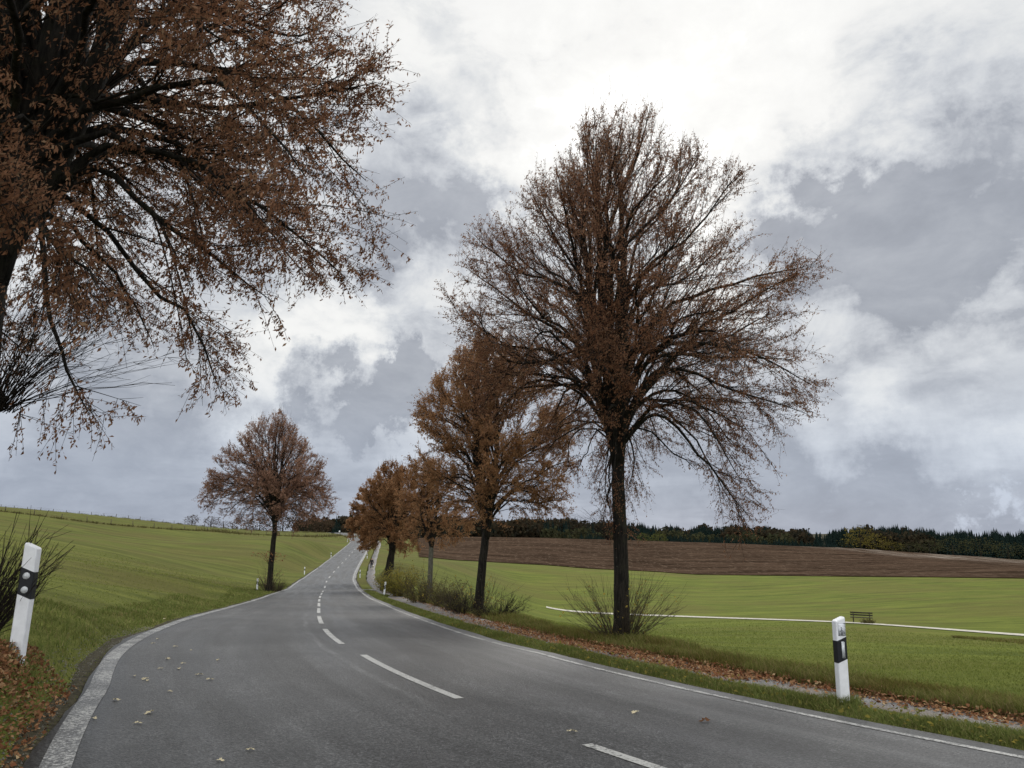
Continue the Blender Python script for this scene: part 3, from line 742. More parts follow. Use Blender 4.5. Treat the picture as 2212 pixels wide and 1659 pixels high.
    if cull is not None:
        W3 = P3[:, 1] + B; dpt = W3[:, 1] * cp + (W3[:, 2] - EYE) * sp; px = W2 + f * W3[:, 0] / np.maximum(dpt, .5)
        keep = (px > cull) & (dpt > 1.2); P3 = P3[keep]; n3 = len(P3); dep3 = dep3[keep]
    tubes_batch(tw, P3, np.array([.0034, .0026, .0014])[None].repeat(n3, 0) * spacing, 3); tubes_batch(tw, wt, np.full((nw, 3), .0024) * spacing, 3)
    lv = MB(); m = int(leafs * 1.75); t = rng.random((n3, m)); keepl = rng.random((n3, m)) < rng.beta(2.2, 1.2, (n3, 1)) * (.5 + .5 * dep3[:, None])
    fi = t * 2; i0 = np.minimum(fi.astype(int), 1); fr = (fi - i0)[..., None]; rr_ = np.arange(n3)[:, None]
    lp = P3[rr_, i0] * (1 - fr) + P3[rr_, i0 + 1] * fr; lp = lp[keepl]; N = len(lp)
    dr = np.array(wind) + rng.normal(size=(N, 3)) * .5
    lp = lp + rng.normal(size=(N, 3)) * .015 * spacing
    ls = lsize * .98 * rng.uniform(.6, 1.25, N); print(nm, seed, 'limbs', len(limbs), 'L2', len(P2), 'L3', n3, 'leaves', N)
    leaf_batch(lv, lp, dr, ls, ls * rng.uniform(.24, .45, N), rng, .35)
    trunk.build('trunk', M[bark], root, True); lb.build('branches', M['bark'], root, True); tw.build('twigs', M['twig'], root); cr = lv.build('crown', M[leafm], root)
    if shoots: shoot_part(root, shoots, rng)
    return root, B, hf, rng


def shoot_stems(n, H, spread, rng, r=.006, z0=-.05, r0=.15, side=3, droop=.12, dirx=None, k=7):
    az = rng.uniform(0, 6.28, n); hh = H * rng.uniform(.45, 1., n) * 1.; sp_ = spread * rng.uniform(.15, 1., n) ** .8
    if dirx is not None: az = rng.normal(dirx[0], dirx[1], n)
    t = np.linspace(0, 1, k)[None, :, None]
    dr = np.stack([np.cos(az), np.sin(az), np.zeros(n)], -1)
    base = dr * r0 * rng.uniform(.5, 1.3, (n, 1)); base[:, 2] = z0
    hgt = (hh * (1 - .35 * (sp_ / spread) ** 2))[:, None, None]
    pts = base[:, None] + dr[:, None] * (sp_[:, None, None] * t ** 1.15) + np.array((0, 0, 1)) * hgt * (t * (1 + droop) - droop * t**2.4) + rng.normal(size=(n, 1, 3)) * .06 * H * t * (1 - t) + np.cumsum(rng.normal(size=(n, k, 3)), axis=1) * .026 * H * t
    rad = (r * rng.uniform(.6, 1.3, n))[:, None] * np.linspace(1, .3, k)[None]
    idx_ = np.repeat(np.arange(n), side); m = len(idx_); q_ = pts[idx_]; i0 = rng.integers(1, k - 1, m); p = q_[np.arange(m), i0]; tn = q_[np.arange(m), i0 + 1] - p; tn /= np.linalg.norm(tn, axis=1)[:, None] + 1e-9
    d = tn + rng.normal(size=(m, 3)) * .38; d /= np.linalg.norm(d, axis=1)[:, None]; l = (H * rng.uniform(.08, .28, m))[:, None, None]
    t3 = np.linspace(0, 1, 3)[None, :, None]
    sd_ = p[:, None] + d[:, None] * l * t3 + np.array((0, 0, .15)) * l * t3**2
    return pts, rad, sd_


def shoot_part(root, specs, rng):
    for sp_ in specs:
        mb = MB(); pts, rad, sd_ = shoot_stems(sp_['n'], sp_['H'], sp_['spread'], rng, sp_.get('r', .006), sp_.get('z0', -.05), sp_.get('r0', .2), sp_.get('side', 3), dirx=sp_.get('dirx'), droop=sp_.get('droop', .12))
        pts = pts + np.array((sp_.get('x', 0), sp_.get('y', 0), 0)); sd_ = sd_ + np.array((sp_.get('x', 0), sp_.get('y', 0), 0))
        tubes_batch(mb, pts, rad, 4)
        if len(sd_): tubes_batch(mb, sd_, np.full((len(sd_), 3), sp_.get('r', .006) * .45) * np.array([1, .8, .5]), 3)
        mb.build(sp_.get('name', 'basal_shoots'), M[sp_.get('mat', 'twigr')], root)
        nl = sp_.get('leaves', 0)
        if nl:
            lm = MB(); allp = np.vstack([pts[:, 2:].reshape(-1, 3), sd_.reshape(-1, 3)]); lp = allp[rng.integers(0, len(allp), nl)] + rng.normal(size=(nl, 3)) * .02
            ls = sp_.get('ls', .06) * rng.uniform(.6, 1.2, nl)
            leaf_batch(lm, lp, rng.normal(size=(nl, 3)) * .6 + (0, 0, -.5), ls, ls * .85, rng, .2); lm.build('leaves', M[sp_.get('lm', 'yellow')], root)


G_AV = 'lime trees lining the country road'
# the large lime on the right
tree((1340, 1385, 14.7), 985, [(238, 1290, 1390), (262, 1250, 1425), (340, 1195, 1500), (450, 1118, 1612), (560, 1010, 1670), (650, 958, 1708), (750, 952, 1745), (870, 985, 1750), (930, 1060, 1725), (1000, 1180, 1680), (1060, 1290, 1700), (1110, 1310, 1660), (1150, 1330, 1590)],
     .185, 'rust', 'tall rounded lime tree with double leader and brown leaves, right of the road', 11, G_AV, nlimb=92, d2=3.3, d3=7.2, leafs=11, lsize=.056, two=.035, leaders=3, lean=.06,
     shoots=[dict(n=150, H=1.75, spread=1.2, r=.0055, r0=.26, side=6, leaves=150, ls=.06), dict(name='side_shoots', n=30, H=.9, spread=1.2, z0=2.25, r0=.12, r=.005, side=2, mat='twig', x=-.1, dirx=(3.3, .7), droop=.6)])
tree((1030, 1322, 24.), 1150, [(715, 1040, 1110), (760, 985, 1165), (820, 930, 1200), (860, 897, 1225), (925, 870, 1245), (990, 878, 1250), (1050, 900, 1240), (1110, 960, 1225), (1140, 1000, 1160)],
     .19, 'rust2', 'leaning lime tree with dense orange brown crown, next behind the tallest roadside tree', 23, G_AV, nlimb=72, d2=3.4, d3=6.5, leafs=12, lsize=.085, lean=.35, spacing=1.25,
     shoots=[dict(n=40, H=1.9, spread=1.5, r=.008, r0=.25, side=3, leaves=110, ls=.07)])
tree((925, 1290, 33.), 1172, [(985, 905, 960), (1010, 880, 990), (1060, 862, 1012), (1120, 852, 1035), (1180, 885, 1015)],
     .15, 'rust2', 'small lime with pale grey trunk forking low, between two thicker darker trees', 31, G_AV, nlimb=40, d2=3.4, d3=7.5, leafs=11, lsize=.10, bark='barkg', lean=.1, spacing=1.4, leaders=3,
     shoots=[dict(n=40, H=2.2, spread=1.2, r=.010, r0=.2, side=3, leaves=120, ls=.08)])
tree((833, 1258, 56.), 1185, [(996, 835, 865), (1015, 812, 890), (1045, 790, 915), (1090, 775, 930), (1130, 772, 935), (1170, 775, 930), (1192, 800, 905)],
     .36, 'rust2', 'lime with thick dark leaning trunk and crown reaching over the footpath', 41, G_AV, nlimb=50, d2=3.2, d3=6, leafs=12, lsize=.15, lean=.5, spacing=2.)
tree((846, 1230, 88.), 1182, [(1022, 805, 840), (1050, 782, 860), (1085, 763, 872), (1125, 752, 880), (1160, 756, 880), (1184, 775, 860)],
     .22, 'rust2', 'farthest lime of the right hand row, its low crown overhanging the road', 43, G_AV, nlimb=46, d2=2.6, d3=4.2, leafs=12, lsize=.22, lean=.2, spacing=3.)
tree((580, 1268, 50.), 1130, [(884, 580, 605), (901, 557, 628), (925, 527, 643), (948, 506, 661), (969, 490, 676), (993, 476, 699), (1014, 466, 706), (1044, 454, 716), (1077, 438, 731), (1103, 443, 726), (1121, 473, 700), (1136, 515, 655), (1154, 560, 640)],
     .24, 'rust3', 'lone symmetrical lime tree standing on the left verge beyond the bend', 53, G_AV, nlimb=72, d2=2.6, d3=5., leafs=9, lsize=.12, lean=.12, spacing=1.7, leaders=3, two=.03,
     shoots=[dict(n=50, H=2.4, spread=1.0, r=.012, r0=.25, side=3, leaves=60, ls=.10, lm='rust3'), dict(n=110, H=1.3, spread=.7, r=.010, r0=.3, side=5, x=.5, y=.3, mat='twigr'), dict(name='side_shoots', n=16, H=1.4, spread=1.6, z0=2.2, r0=.15, r=.008, side=3, mat='twig', leaves=120, ls=.12, lm='rust2', droop=.9)])
# the near tree at the left edge
tree((-190, 1400, 8.5), 560, [(915, -185, 180), (890, -185, 290), (850, -190, 505), (760, -230, 530), (640, -480, 590), (500, -760, 750), (380, -900, 815), (160, -1000, 850), (40, -950, 810), (-60, -900, 760), (-300, -800, 650), (-700, -600, 420), (-1100, -350, 100), (-1250, -220, 0)],
     .29, 'rust', 'big lime tree leaning in from the left edge, its brown crown cut by the frame', 61, G_AV, nlimb=105, d2=3.4, d3=7.5, leafs=17, lsize=.056, cull=-350, leaders=4, two=.06, lean=.12,
     shoots=[dict(n=150, H=1.45, spread=.8, r=.0075, r0=.35, side=8, mat='twig', x=.25), dict(name='side_shoots', n=70, H=1.5, spread=1.7, z0=2.35, r0=.2, r=.005, side=6, mat='twig', dirx=(-.1, .8), droop=.3, x=.35), dict(name='burl', n=1, H=.1, spread=.1, r=.01, side=1, mat='bark')])
bl = [o for o in bpy.data.objects if o.name == 'burl'][0]
bm_ = MB(); bm_.tube([(.15, -.02, 2.2), (.32, -.03, 2.33), (.40, -.04, 2.46), (.30, -.03, 2.62), (.12, 0, 2.8)], [.08, .15, .17, .13, .05], 10)
tmp = bm_.build('burl_tmp', M['bark'], None, True); bl.data = tmp.data; bpy.data.objects.remove(tmp)


def bush(px, py, Y, H, spread, n, leaves, lm, label, cat='shrub', ls=.07, seed=0, r=.008, group=None, nm='shrub', mat='twigr', side=5, z=None):
    rng = np.random.default_rng(seed); B = P(px, py, Y); B[2] = F(B[0:1], B[1:2])[0]
    root = empty(nm, B, label, cat, group); mb = MB()
    pts, rad, sd_ = shoot_stems(n, H, spread, rng, r, -.05, spread * .25, side); tubes_batch(mb, pts, rad, 4); tubes_batch(mb, sd_, np.full((len(sd_), 3), r * .5), 3)
    mb.build('stems', M[mat], root)
    if leaves:
        lm_ = MB(); allp = np.vstack([pts[:, 2:].reshape(-1, 3), sd_.reshape(-1, 3), sd_.reshape(-1, 3)]); lp = allp[rng.integers(0, len(allp), leaves)] + rng.normal(size=(leaves, 3)) * .05 * H
        l_ = ls * rng.uniform(.6, 1.2, leaves); leaf_batch(lm_, lp, rng.normal(size=(leaves, 3)), l_, l_ * .7, rng, .2); lm_.build('leaves', M[lm], root)
    return root


bush(862, 1272, 52, 2.3, 1.5, 90, 5200, 'yelgreen', 'bushy yellow green shrub beside the footpath below the thick leaning trunk', seed=1, ls=.10, r=.010)
bush(838, 1262, 60, 2.0, 1.0, 50, 1200, 'yelgreen', 'smaller yellowish shrub pressed against the foot of the thick leaning trunk', seed=2, ls=.10, r=.010)
bush(957, 1283, 36, 1.6, 1.1, 90, 1500, 'olive', 'dull olive shrub directly right of the grey trunked small lime', seed=3, ls=.07, r=.007)
bush(905, 1278, 40, 1.6, 1.0, 80, 1300, 'olive', 'sparse grey green shrub just left of the grey trunked small lime', seed=4, ls=.08, r=.007)
bush(1000, 1306, 28.5, 1.1, .9, 90, 300, 'olive', 'low tangled bare thicket left of the leaning dark trunk', 'thicket', seed=5, ls=.05, r=.006, nm='thicket', mat='twig', side=7)
bush(1072, 1318, 26, 1.0, 1.2, 120, 350, 'olive', 'low dark tangled thicket right of the leaning dark trunk', 'thicket', seed=6, ls=.05, r=.006, nm='thicket', mat='twig', side=7)
bush(978, 1300, 31, 1.2, .8, 80, 150, 'rough', 'dry brownish weeds between the two nearer small lime trunks', 'weeds', seed=7, ls=.05, r=.005, nm='dry_weeds', side=6)


# ------------------------------------------------------------------ grass blades and litter
def samp_st(n, s0, s1, t0, t1, rng, near=None, p=1.2):
    near = S_at(5.) if near is None else near; near = min(near, s0 + 1.5)
    u = rng.random(n); a, b = s0 - near + 3., s1 - near + 3.
    d = a * (b / a) ** u; s = near - 3. + d; t = rng.uniform(t0, t1, n); return s, t


def blades(mb, x, y, h, w, rng, lean=.35, off=0., seg=True):
    n = len(x); z = F(x, y) + off; az = rng.uniform(0, 6.28, n); ca, sa = np.cos(az), np.sin(az)
    p = np.stack([x, y, z], -1); sd_ = np.stack([-sa, ca, np.zeros(n)], -1) * (w / 2)[:, None]
    ln = np.stack([rng.normal(-.1, .5, n), rng.normal(0, .5, n), np.zeros(n)], -1) * lean
    up = np.array((0, 0, 1.))
    mid = p + (up + ln * .5) * (h * .55)[:, None]; tip = p + (up * .9 + ln * 1.5) * h[:, None]
    i = np.arange(n)[:, None]
    if seg:
        v = np.stack([p - sd_, p + sd_, mid + sd_ * .8, mid - sd_ * .8, tip], 1).reshape(-1, 3)
        mb.add(v, i * 5 + np.array([0, 1, 2, 3]), i * 5 + np.array([3, 2, 4]))
    else:
        mb.add(np.stack([p - sd_, p + sd_, tip], 1).reshape(-1, 3), None, i * 3 + np.array([0, 1, 2]))


def clumpy(x, y, rng, sc=1.6, thr=.0):
    v = np.sin(x * sc + 1.7 * np.sin(y * sc * .7)) + np.sin(y * sc * 1.3 + 1.1 * np.sin(x * sc * .9 + 2)) + rng.normal(size=len(x)) * .5
    return v > thr


rng = np.random.default_rng(77)
mb = MB()
s, t = samp_st(95000, S_at(2), S_at(70), HW + .36, 4.2, rng); x, y = road_xy(s, t); d = np.hypot(x, y)
edge = np.clip((t - HW - .30) / .35, .25, 1); h = rng.uniform(.03, .105, len(x)) * edge * (1 + .6 * clumpy(x, y, rng, 2.2)) * np.clip((4.55 - t) / .6, .5, 1); w = .004 + .0007 * d
lk = (s > s0k - .1) & (s < s0k + 3.2); x, y, h, w = x[~lk], y[~lk], h[~lk], w[~lk]
blades(mb, x, y, h, w * rng.uniform(.7, 1.3, len(x)), rng, .5, .01)
s, t = samp_st(60000, S_at(-1.0), S_at(80), -2.4, -.12, rng); t = t - HL(s); x, y = road_xy(s, t); d = np.hypot(x, y)
edge = np.clip((-t - HL(s) - .12) / .5, .2, 1); h = rng.uniform(.03, .09, len(x)) * edge * (1 + .5 * clumpy(x, y, rng, 1.8)); w = .004 + .0007 * d
keep = ~((np.hypot((x + 6.3) / 1.6, (y - 6.6) / 2.2) < 1) & (rng.random(len(x)) < .6))
blades(mb, x[keep], y[keep], h[keep], (w * rng.uniform(.7, 1.3, len(x)))[keep], rng, .6, .01)
for px_, py_, Y_, r_, n__, h__ in ((1823, 1532, 8.6, .22, 900, .17), (37, 1412, 7.1, .25, 350, .12), (555, 1277, 46, .4, 300, .2), (829, 1289, 49, .4, 300, .2), (580, 1268, 50, 1.2, 900, .3)):
    g_ = ground(px_, py_, Y_ * .6, Y_ * 1.5); a_ = rng.uniform(0, 6.28, n__); q_ = r_ * rng.random(n__) ** .7; x = g_[0] + q_ * np.cos(a_); y = g_[1] + q_ * np.sin(a_)
    blades(mb, x, y, h__ * rng.uniform(.4, 1.2, n__), np.full(n__, .004 + .0007 * Y_), rng, .5, .01)
tag(mb.build('verge_grass', M['blade']), 'fresh green grass on the verges beside the asphalt', 'grass', kind='stuff')
mb = MB()
s, t = samp_st(52000, S_at(3.2), S_at(75), .45, 1.5, rng); t = pathc(s) + t; x, y = road_xy(s, t); d = np.hypot(x, y)
tt = t - pathc(s); h = rng.uniform(.05, .2, len(x)) * np.clip(1.4 - np.abs(tt - .95) / .9, .2, 1) * (1 + .4 * clumpy(x, y, rng, 1.9)); w = .004 + .0007 * d
blades(mb, x, y, h, w * rng.uniform(.7, 1.3, len(x)), rng, .6, .03)
for px_, py_, Y_, r_, n__, h__ in ((1340, 1385, 14.7, 1.2, 4500, .22), (1030, 1322, 24, 1.3, 3000, .3), (925, 1290, 33, 1.2, 2200, .35), (835, 1262, 55, 1.6, 1500, .4)):
    g_ = ground(px_, py_, Y_ * .85, Y_ * 1.2); a_ = rng.uniform(0, 6.28, n__); q_ = r_ * rng.random(n__) ** .6; x = g_[0] + q_ * np.cos(a_) * 1.5; y = g_[1] + q_ * np.sin(a_); ok_ = road_st(x, y)[0] > 5.5; x, y = x[ok_], y[ok_]
    blades(mb, x, y, h__ * rng.uniform(.3, 1.1, len(x)), np.full(len(x), .004 + .0007 * Y_), rng, .7, .01)
tag(mb.build('bank_grass', M['blade2']), 'darker rough grass with brown leaves along the far side of the footpath', 'grass', kind='stuff')
mb = MB()
s, t = samp_st(120000, S_at(3.0), S_at(60), 0, 1, rng); t = 6.3 + 32 * t ** 1.6; x, y = road_xy(s, t); ok = (y > 3) & (road_st(x, y)[0] > 6.); x = x[ok]; y = y[ok]; d = np.hypot(x, y)
und_ = 0.
blades(mb, x, y, rng.uniform(.02, .05, len(x)) * (1 + .012 * d), (.004 + .0009 * d) * rng.uniform(.7, 1.4, len(x)), rng, .8, und_ - .005, seg=False)
s, t = samp_st(90000, S_at(0.0), S_at(80), 0, 1, rng); t = -(HL(s) + 2.0) - 40 * t ** 1.6; x, y = road_xy(s, t); ok = (road_st(x, y)[0] < -5); x = x[ok]; y = y[ok]; d = np.hypot(x, y)
und_ = 0.
blades(mb, x, y, rng.uniform(.02, .045, len(x)) * (1 + .012 * d), (.004 + .0009 * d) * rng.uniform(.7, 1.4, len(x)), rng, .8, und_ - .005, seg=False)
tag(mb.build('meadow_grass', M['lawn']), 'short mown meadow grass on both sides', 'grass', kind='stuff')


def litter(name, x, y, off, mat, label, ls=.055, flat=.5, seed=1):
    rng = np.random.default_rng(seed); n = len(x); z = F(x, y) + off; pos = np.stack([x, y, z], -1); mb = MB()
    dr = rng.normal(size=(n, 3)); dr[:, 2] *= flat; dr[:, 2] = np.abs(dr[:, 2]) * .6; l_ = ls * rng.uniform(.6, 1.4, n)
    dr /= np.linalg.norm(dr, axis=1)[:, None]; sdv = np.cross(dr, (0, 0, 1.) + rng.normal(size=(n, 3)) * .5); sdv /= np.linalg.norm(sdv, axis=1)[:, None]
    L = l_[:, None]; mid = pos + dr * L * .5 + np.array((0, 0, 1)) * L * rng.uniform(-.05, .3, (n, 1))
    v = np.stack([pos, mid + sdv * L * .36, pos + dr * L, mid - sdv * L * .36], 1).reshape(-1, 3); i = np.arange(n)[:, None] * 4
    mb.add(v, None, np.vstack([i + np.array([0, 1, 3]), i + np.array([1, 2, 3])]))
    return tag(mb.build(name, M[mat]), label, 'leaf litter', kind='stuff')


s, t = samp_st(14000, S_at(3.0), S_at(48), 0, 1, rng); t = pathc(s) + .50 + rng.normal(size=len(s)) * .22 * (1 + .6 * (rng.random(len(s)) < .2)); x, y = road_xy(s, t); ok = clumpy(x, y, rng, 1.1, -.9) | (np.hypot(x - 2.2, y - 14) < 5)
s2, t2 = samp_st(7500, S_at(8.5), S_at(34), 0, 1, rng); t2 = pathc(s2) + rng.normal(size=len(s2)) * .30 + .05; x2, y2 = road_xy(s2, t2); k2 = (rng.random(len(s2)) < np.exp(-((y2 - 15) / 8) ** 2) + .15) & (t2 > pathc(s2) - .6)
x, y, t, s, ok = np.r_[x, x2[k2]], np.r_[y, y2[k2]], np.r_[t, t2[k2]], np.r_[s, s2[k2]], np.r_[ok, np.ones(k2.sum(), bool)]
litter('leaf_litter', x[ok], y[ok], .035 + rng.uniform(0, .05, ok.sum()) * (t[ok] > pathc(s[ok]) + .4), 'litter', 'reddish brown fallen leaves drifted along the footpath', .05, seed=3)
n = 16000; a = rng.uniform(0, 6.28, n); r = rng.random(n) ** .62; lc = P(60, 1450, 6.5)
x = lc[0] - .15 + r * np.cos(a) * 1.7; y = lc[1] - .1 + r * np.sin(a) * 2.1; tt, _q = road_st(x, y); ok = (tt < -(HL(_q) + .16)) & (rng.random(n) < np.clip((-tt - HL(_q) - .05) / .6, .05, 1)); x, y, r = x[ok], y[ok], r[ok]
litter('leaf_pile', x, y, .015 + (1 - r) * .10 * rng.uniform(.2, 1, len(x)), 'litter', 'orange brown leaves piled round the foot of the left marker post', .04, seed=4, flat=1.)
s, t = samp_st(900, S_at(3.0), S_at(30), HW + .25, 4.4, rng); x, y = road_xy(s, t)
litter('scattered_leaves', x, y, .05 + rng.random(len(x)) * .06, 'yelgreen', 'scattered yellowish weeds and leaves in the verge grass', .05, seed=5)
# gravel crumbs at the left road edge
s, t = samp_st(6000, S_at(-1.0), S_at(18), 0, 1, rng); t = -(HL(s) + .17) - np.abs(rng.normal(size=len(s))) * .20; x, y = road_xy(s, t); z = F(x, y) + .02
mb = MB(); pos = np.stack([x, y, z], -1); e_ = rng.uniform(.004, .016, len(x))[:, None, None]
oc = np.array([(1, 0, 0), (-1, 0, 0), (0, 1, 0), (0, -1, 0), (0, 0, 1)]) * e_ * rng.uniform(.6, 1.2, (len(x), 5, 1)) + pos[:, None]
i = np.arange(len(x))[:, None] * 5; mb.add(oc.reshape(-1, 3), None, np.vstack([i + np.array(q) for q in ((0, 2, 4), (2, 1, 4), (1, 3, 4), (3, 0, 4))]))
tag(mb.build('gravel_crumbs', simple('gravel_crumbs', (.12, .115, .10), .9, .5, 60, .2)), 'loose grit along the left edge of the asphalt', 'gravel', kind='stuff')

# single leaves lying on the asphalt
GL = 'single pale leaves lying on the asphalt'
lr = random.Random(4)
def leaf_mesh(n=9, size=.075, seed=0):
    r = random.Random(seed); vs = [(0, 0, .012)]
    for i in range(n * 2):
        a = i * math.pi / n; rad = size * (.5 if i % 2 == 0 else .32) * (1.25 if abs(math.cos(a)) > .7 else .8) * r.uniform(.8, 1.15)
        vs.append((rad * math.cos(a), rad * math.sin(a) * .75, .003 + .02 * abs(math.sin(a)) * r.random()))
    fs = [(0, i + 1, (i + 1) % (2 * n) + 1) for i in range(2 * n)]
    vs.append((-size * .75, .004, .004)); vs.append((-size * .3, 0, .006)); fs.append((len(vs) - 2, len(vs) - 1, n + 1))
    return vs, fs


spots = [(203, 1562), (250, 1522), (296, 1573), (322, 1550), (318, 1478), (312, 1475), (452, 1476), (366, 1502), (345, 1452), (362, 1430), (378, 1402), (412, 1410), (470, 1432), (540, 1631), (395, 1440), (386, 1452), (330, 1395), (340, 1385), (430, 1465), (355, 1340), (1236, 1590), (1372, 1548), (475, 1656), (290, 1468)]
proto = None
for i, (px, py) in enumerate(spots):
    g = ground(px, py, 3, 40)
    if proto is None:
        vs, fs = leaf_mesh(); o = mesh_obj('fallen_leaf', vs, faces=fs, mat=M['litterp']); proto = o
    else:
        o = proto.copy(); C.objects.link(o)
    o.location = (g[0], g[1], g[2] + .037); o.rotation_euler = (lr.uniform(-.1, .1), lr.uniform(-.1, .1), lr.uniform(0, 6.28)); q_ = lr.uniform(.7, 1.25); o.scale = (q_, q_, q_)
    tag(o, 'small pale dry leaf lying alone on the grey asphalt', 'leaf', GL)
g = ground(1524, 1568, 3, 40); vs, fs = leaf_mesh(7, .12, 5); o = mesh_obj('fallen_leaf', [(a, b, c * 2.2) for a, b, c in vs], faces=fs, mat=M['litter']); o.location = (g[0], g[1], g[2] + .036); o.rotation_euler = (0, 0, .4)
tag(o, 'curled russet brown leaf lying on the right hand lane', 'leaf')


# ------------------------------------------------------------------ marker posts
def marker_post(loc, side, kind, label, yaw=0., lean=(0., 0.), h=1.0, sticker=False, far=False, group='roadside marker posts'):
    """side +1: road lies to the right of the post; front face looks towards -Y"""
    root = empty('marker_post', loc, label, 'marker post', group); root.rotation_euler = (lean[0], lean[1], yaw)
    w, dp = .062, .05
    sec = []
    for cx, cy, a0 in ((w - .014, -dp + .014, -90), (w - .02, dp - .02, 0), (-w + .02, dp - .02, 90), (-w + .014, -dp + .014, 180)):
        rad = .014 if cy < 0 else .02
        for j in range(4):
            a = R_(a0 + j * 30); sec.append((cx + rad * math.cos(a), cy + rad * math.sin(a)))
    sec = np.array(sec); n = len(sec)

    def prism(z0, z1, sl0, sl1, grow, mat, name, parent, capr=True):
        rings = []
        sg = side
        zs = [(z0, sl0, grow)]
        if capr: zs += [(z1 - .012, sl1, grow), (z1, sl1, grow - .006)]
        else: zs += [(z1, sl1, grow)]
        for z, sl, gr in zs:
            k_ = 1 + gr / w; rings.append(np.c_[sec[:, 0] * k_, sec[:, 1] * (1 + gr / dp), z - sl * sg * sec[:, 0] / w * .5])
        V = np.vstack(rings); m = len(rings); fs = []
        for r in range(m - 1):
            for j in range(n): k2 = (j + 1) % n; fs.append((r * n + j, r * n + k2, (r + 1) * n + k2, (r + 1) * n + j))
        fs.append(tuple((m - 1) * n + j for j in range(n))); fs.append(tuple(j for j in reversed(range(n))))
        return mesh_obj(name, V, faces=fs, mat=mat, parent=parent)
    prism(-.3, h, 0., .05, 0., M['white'], 'body', root)
    bd = prism(h - .475, h - .225, .055, .055, .0025, M['black'], 'band', root, False)
    yf = -dp - .0025
    if kind == 'round':
        for zc in (h - .285, h - .415):
            m_ = MB(); m_.tube([(side * .002, yf + .002, zc), (side * .002, yf - .006, zc)], [.033, .031], 20); m_.build('reflector', M['reflector'], root)
    else:
        m_ = MB(); m_.box((side * -.008, yf - .003, h - .35), (.036, .008, .185)); rf = m_.build('reflector', M['reflector'], root)
        if not far:
            for zc in (h - .35 + .082, h - .35 - .082):
                m_ = MB(); m_.tube([(side * -.008, yf - .006, zc), (side * -.008, yf - .010, zc)], [.004, .004], 8); m_.build('screw', M['ink'], rf)
    if sticker:
        m_ = MB(); m_.box((.006, -dp - .0006, h - .118), (.094, .0012, .150)); st = m_.build('sticker', M['sticker'], root)
        m_ = MB(); yy = -dp - .0020; zt = h - .118
        for a in (-.044, .044): m_.box((.006 + a, yy, zt), (.0018, .001, .146))
        for a in (-.072, .072, .040): m_.box((.006, yy, zt + a), (.088, .001, .0018))
        m_.box((.006, yy, zt - .020), (.060, .001, .0055)); m_.box((.042, yy, zt + .066), (.010, .001, .010)); m_.box((-.032, yy, zt - .066), (.010, .001, .010)); m_.box((.006, yy, zt - .064), (.030, .001, .003))
        m_.build('sticker_print', M['ink'], st)
        for tx, sz, xx, zz in (('2', .052, .004, zt - .012), ('1,8', .042, -.008, zt - .058), ('km', .018, .036, zt - .044)):
            cu = bpy.data.curves.new('lettering', 'FONT'); cu.body = tx; cu.size = sz; cu.align_x = 'CENTER'; cu.extrude = .0006; cu.offset = .0006
            to = bpy.data.objects.new('lettering_tmp', cu); me = to.to_mesh() if False else None
            C.objects.link(to); dg = bpy.context.evaluated_depsgraph_get(); me = bpy.data.meshes.new_from_object(to.evaluated_get(dg)); bpy.data.objects.remove(to)
            me.materials.clear(); me.materials.append(M['ink']); lo = bpy.data.objects.new('lettering', me); C.objects.link(lo); lo.parent = st
            lo.location = (xx, -dp - .0022, zz); lo.rotation_euler = (math.pi / 2, 0, 0)
    return root


def post_at(px, py, Y, *a, kw0=False, **k):
    p = P(px, py, Y) if kw0 else ground(px, py, max(3., Y * .5), Y * 1.6); return marker_post(p, *a, **k)


post_at(37, 1412, 7.1, 1, 'round', 'near white marker post with two round reflectors, standing in brown leaves', yaw=R_(8), lean=(0, R_(1.0)), h=1.0, kw0=True)
post_at(1823, 1532, 8.6, -1, 'bar', 'near marker post on the right verge with numbered sticker and bar reflector', yaw=R_(8), lean=(0, R_(1.6)), h=1.02, sticker=True)
post_at(555, 1277, 46, 1, 'round', 'marker post beside the lone lime tree on the left verge', far=True)
post_at(657.5, 1241, 97, 1, 'round', 'second small marker post up the left verge, past the lone lime tree', far=True)
post_at(715, 1204.5, 150, 1, 'round', 'third tiny marker post up the left verge, on the rising road', far=True)
post_at(750.5, 1171.5, 215, 1, 'round', 'farthest tiny marker post on the left verge, near the crest', far=True)
post_at(829, 1289, 49, -1, 'bar', 'marker post between road and footpath at the link path', far=True, lean=(0, R_(5)), yaw=R_(15))
post_at(777.5, 1248, 87, -1, 'bar', 'small marker post on the grass strip beyond the link path', far=True)
post_at(793, 1206.5, 138, -1, 'bar', 'tiny distant marker post on the right, under the overhanging crown', far=True)

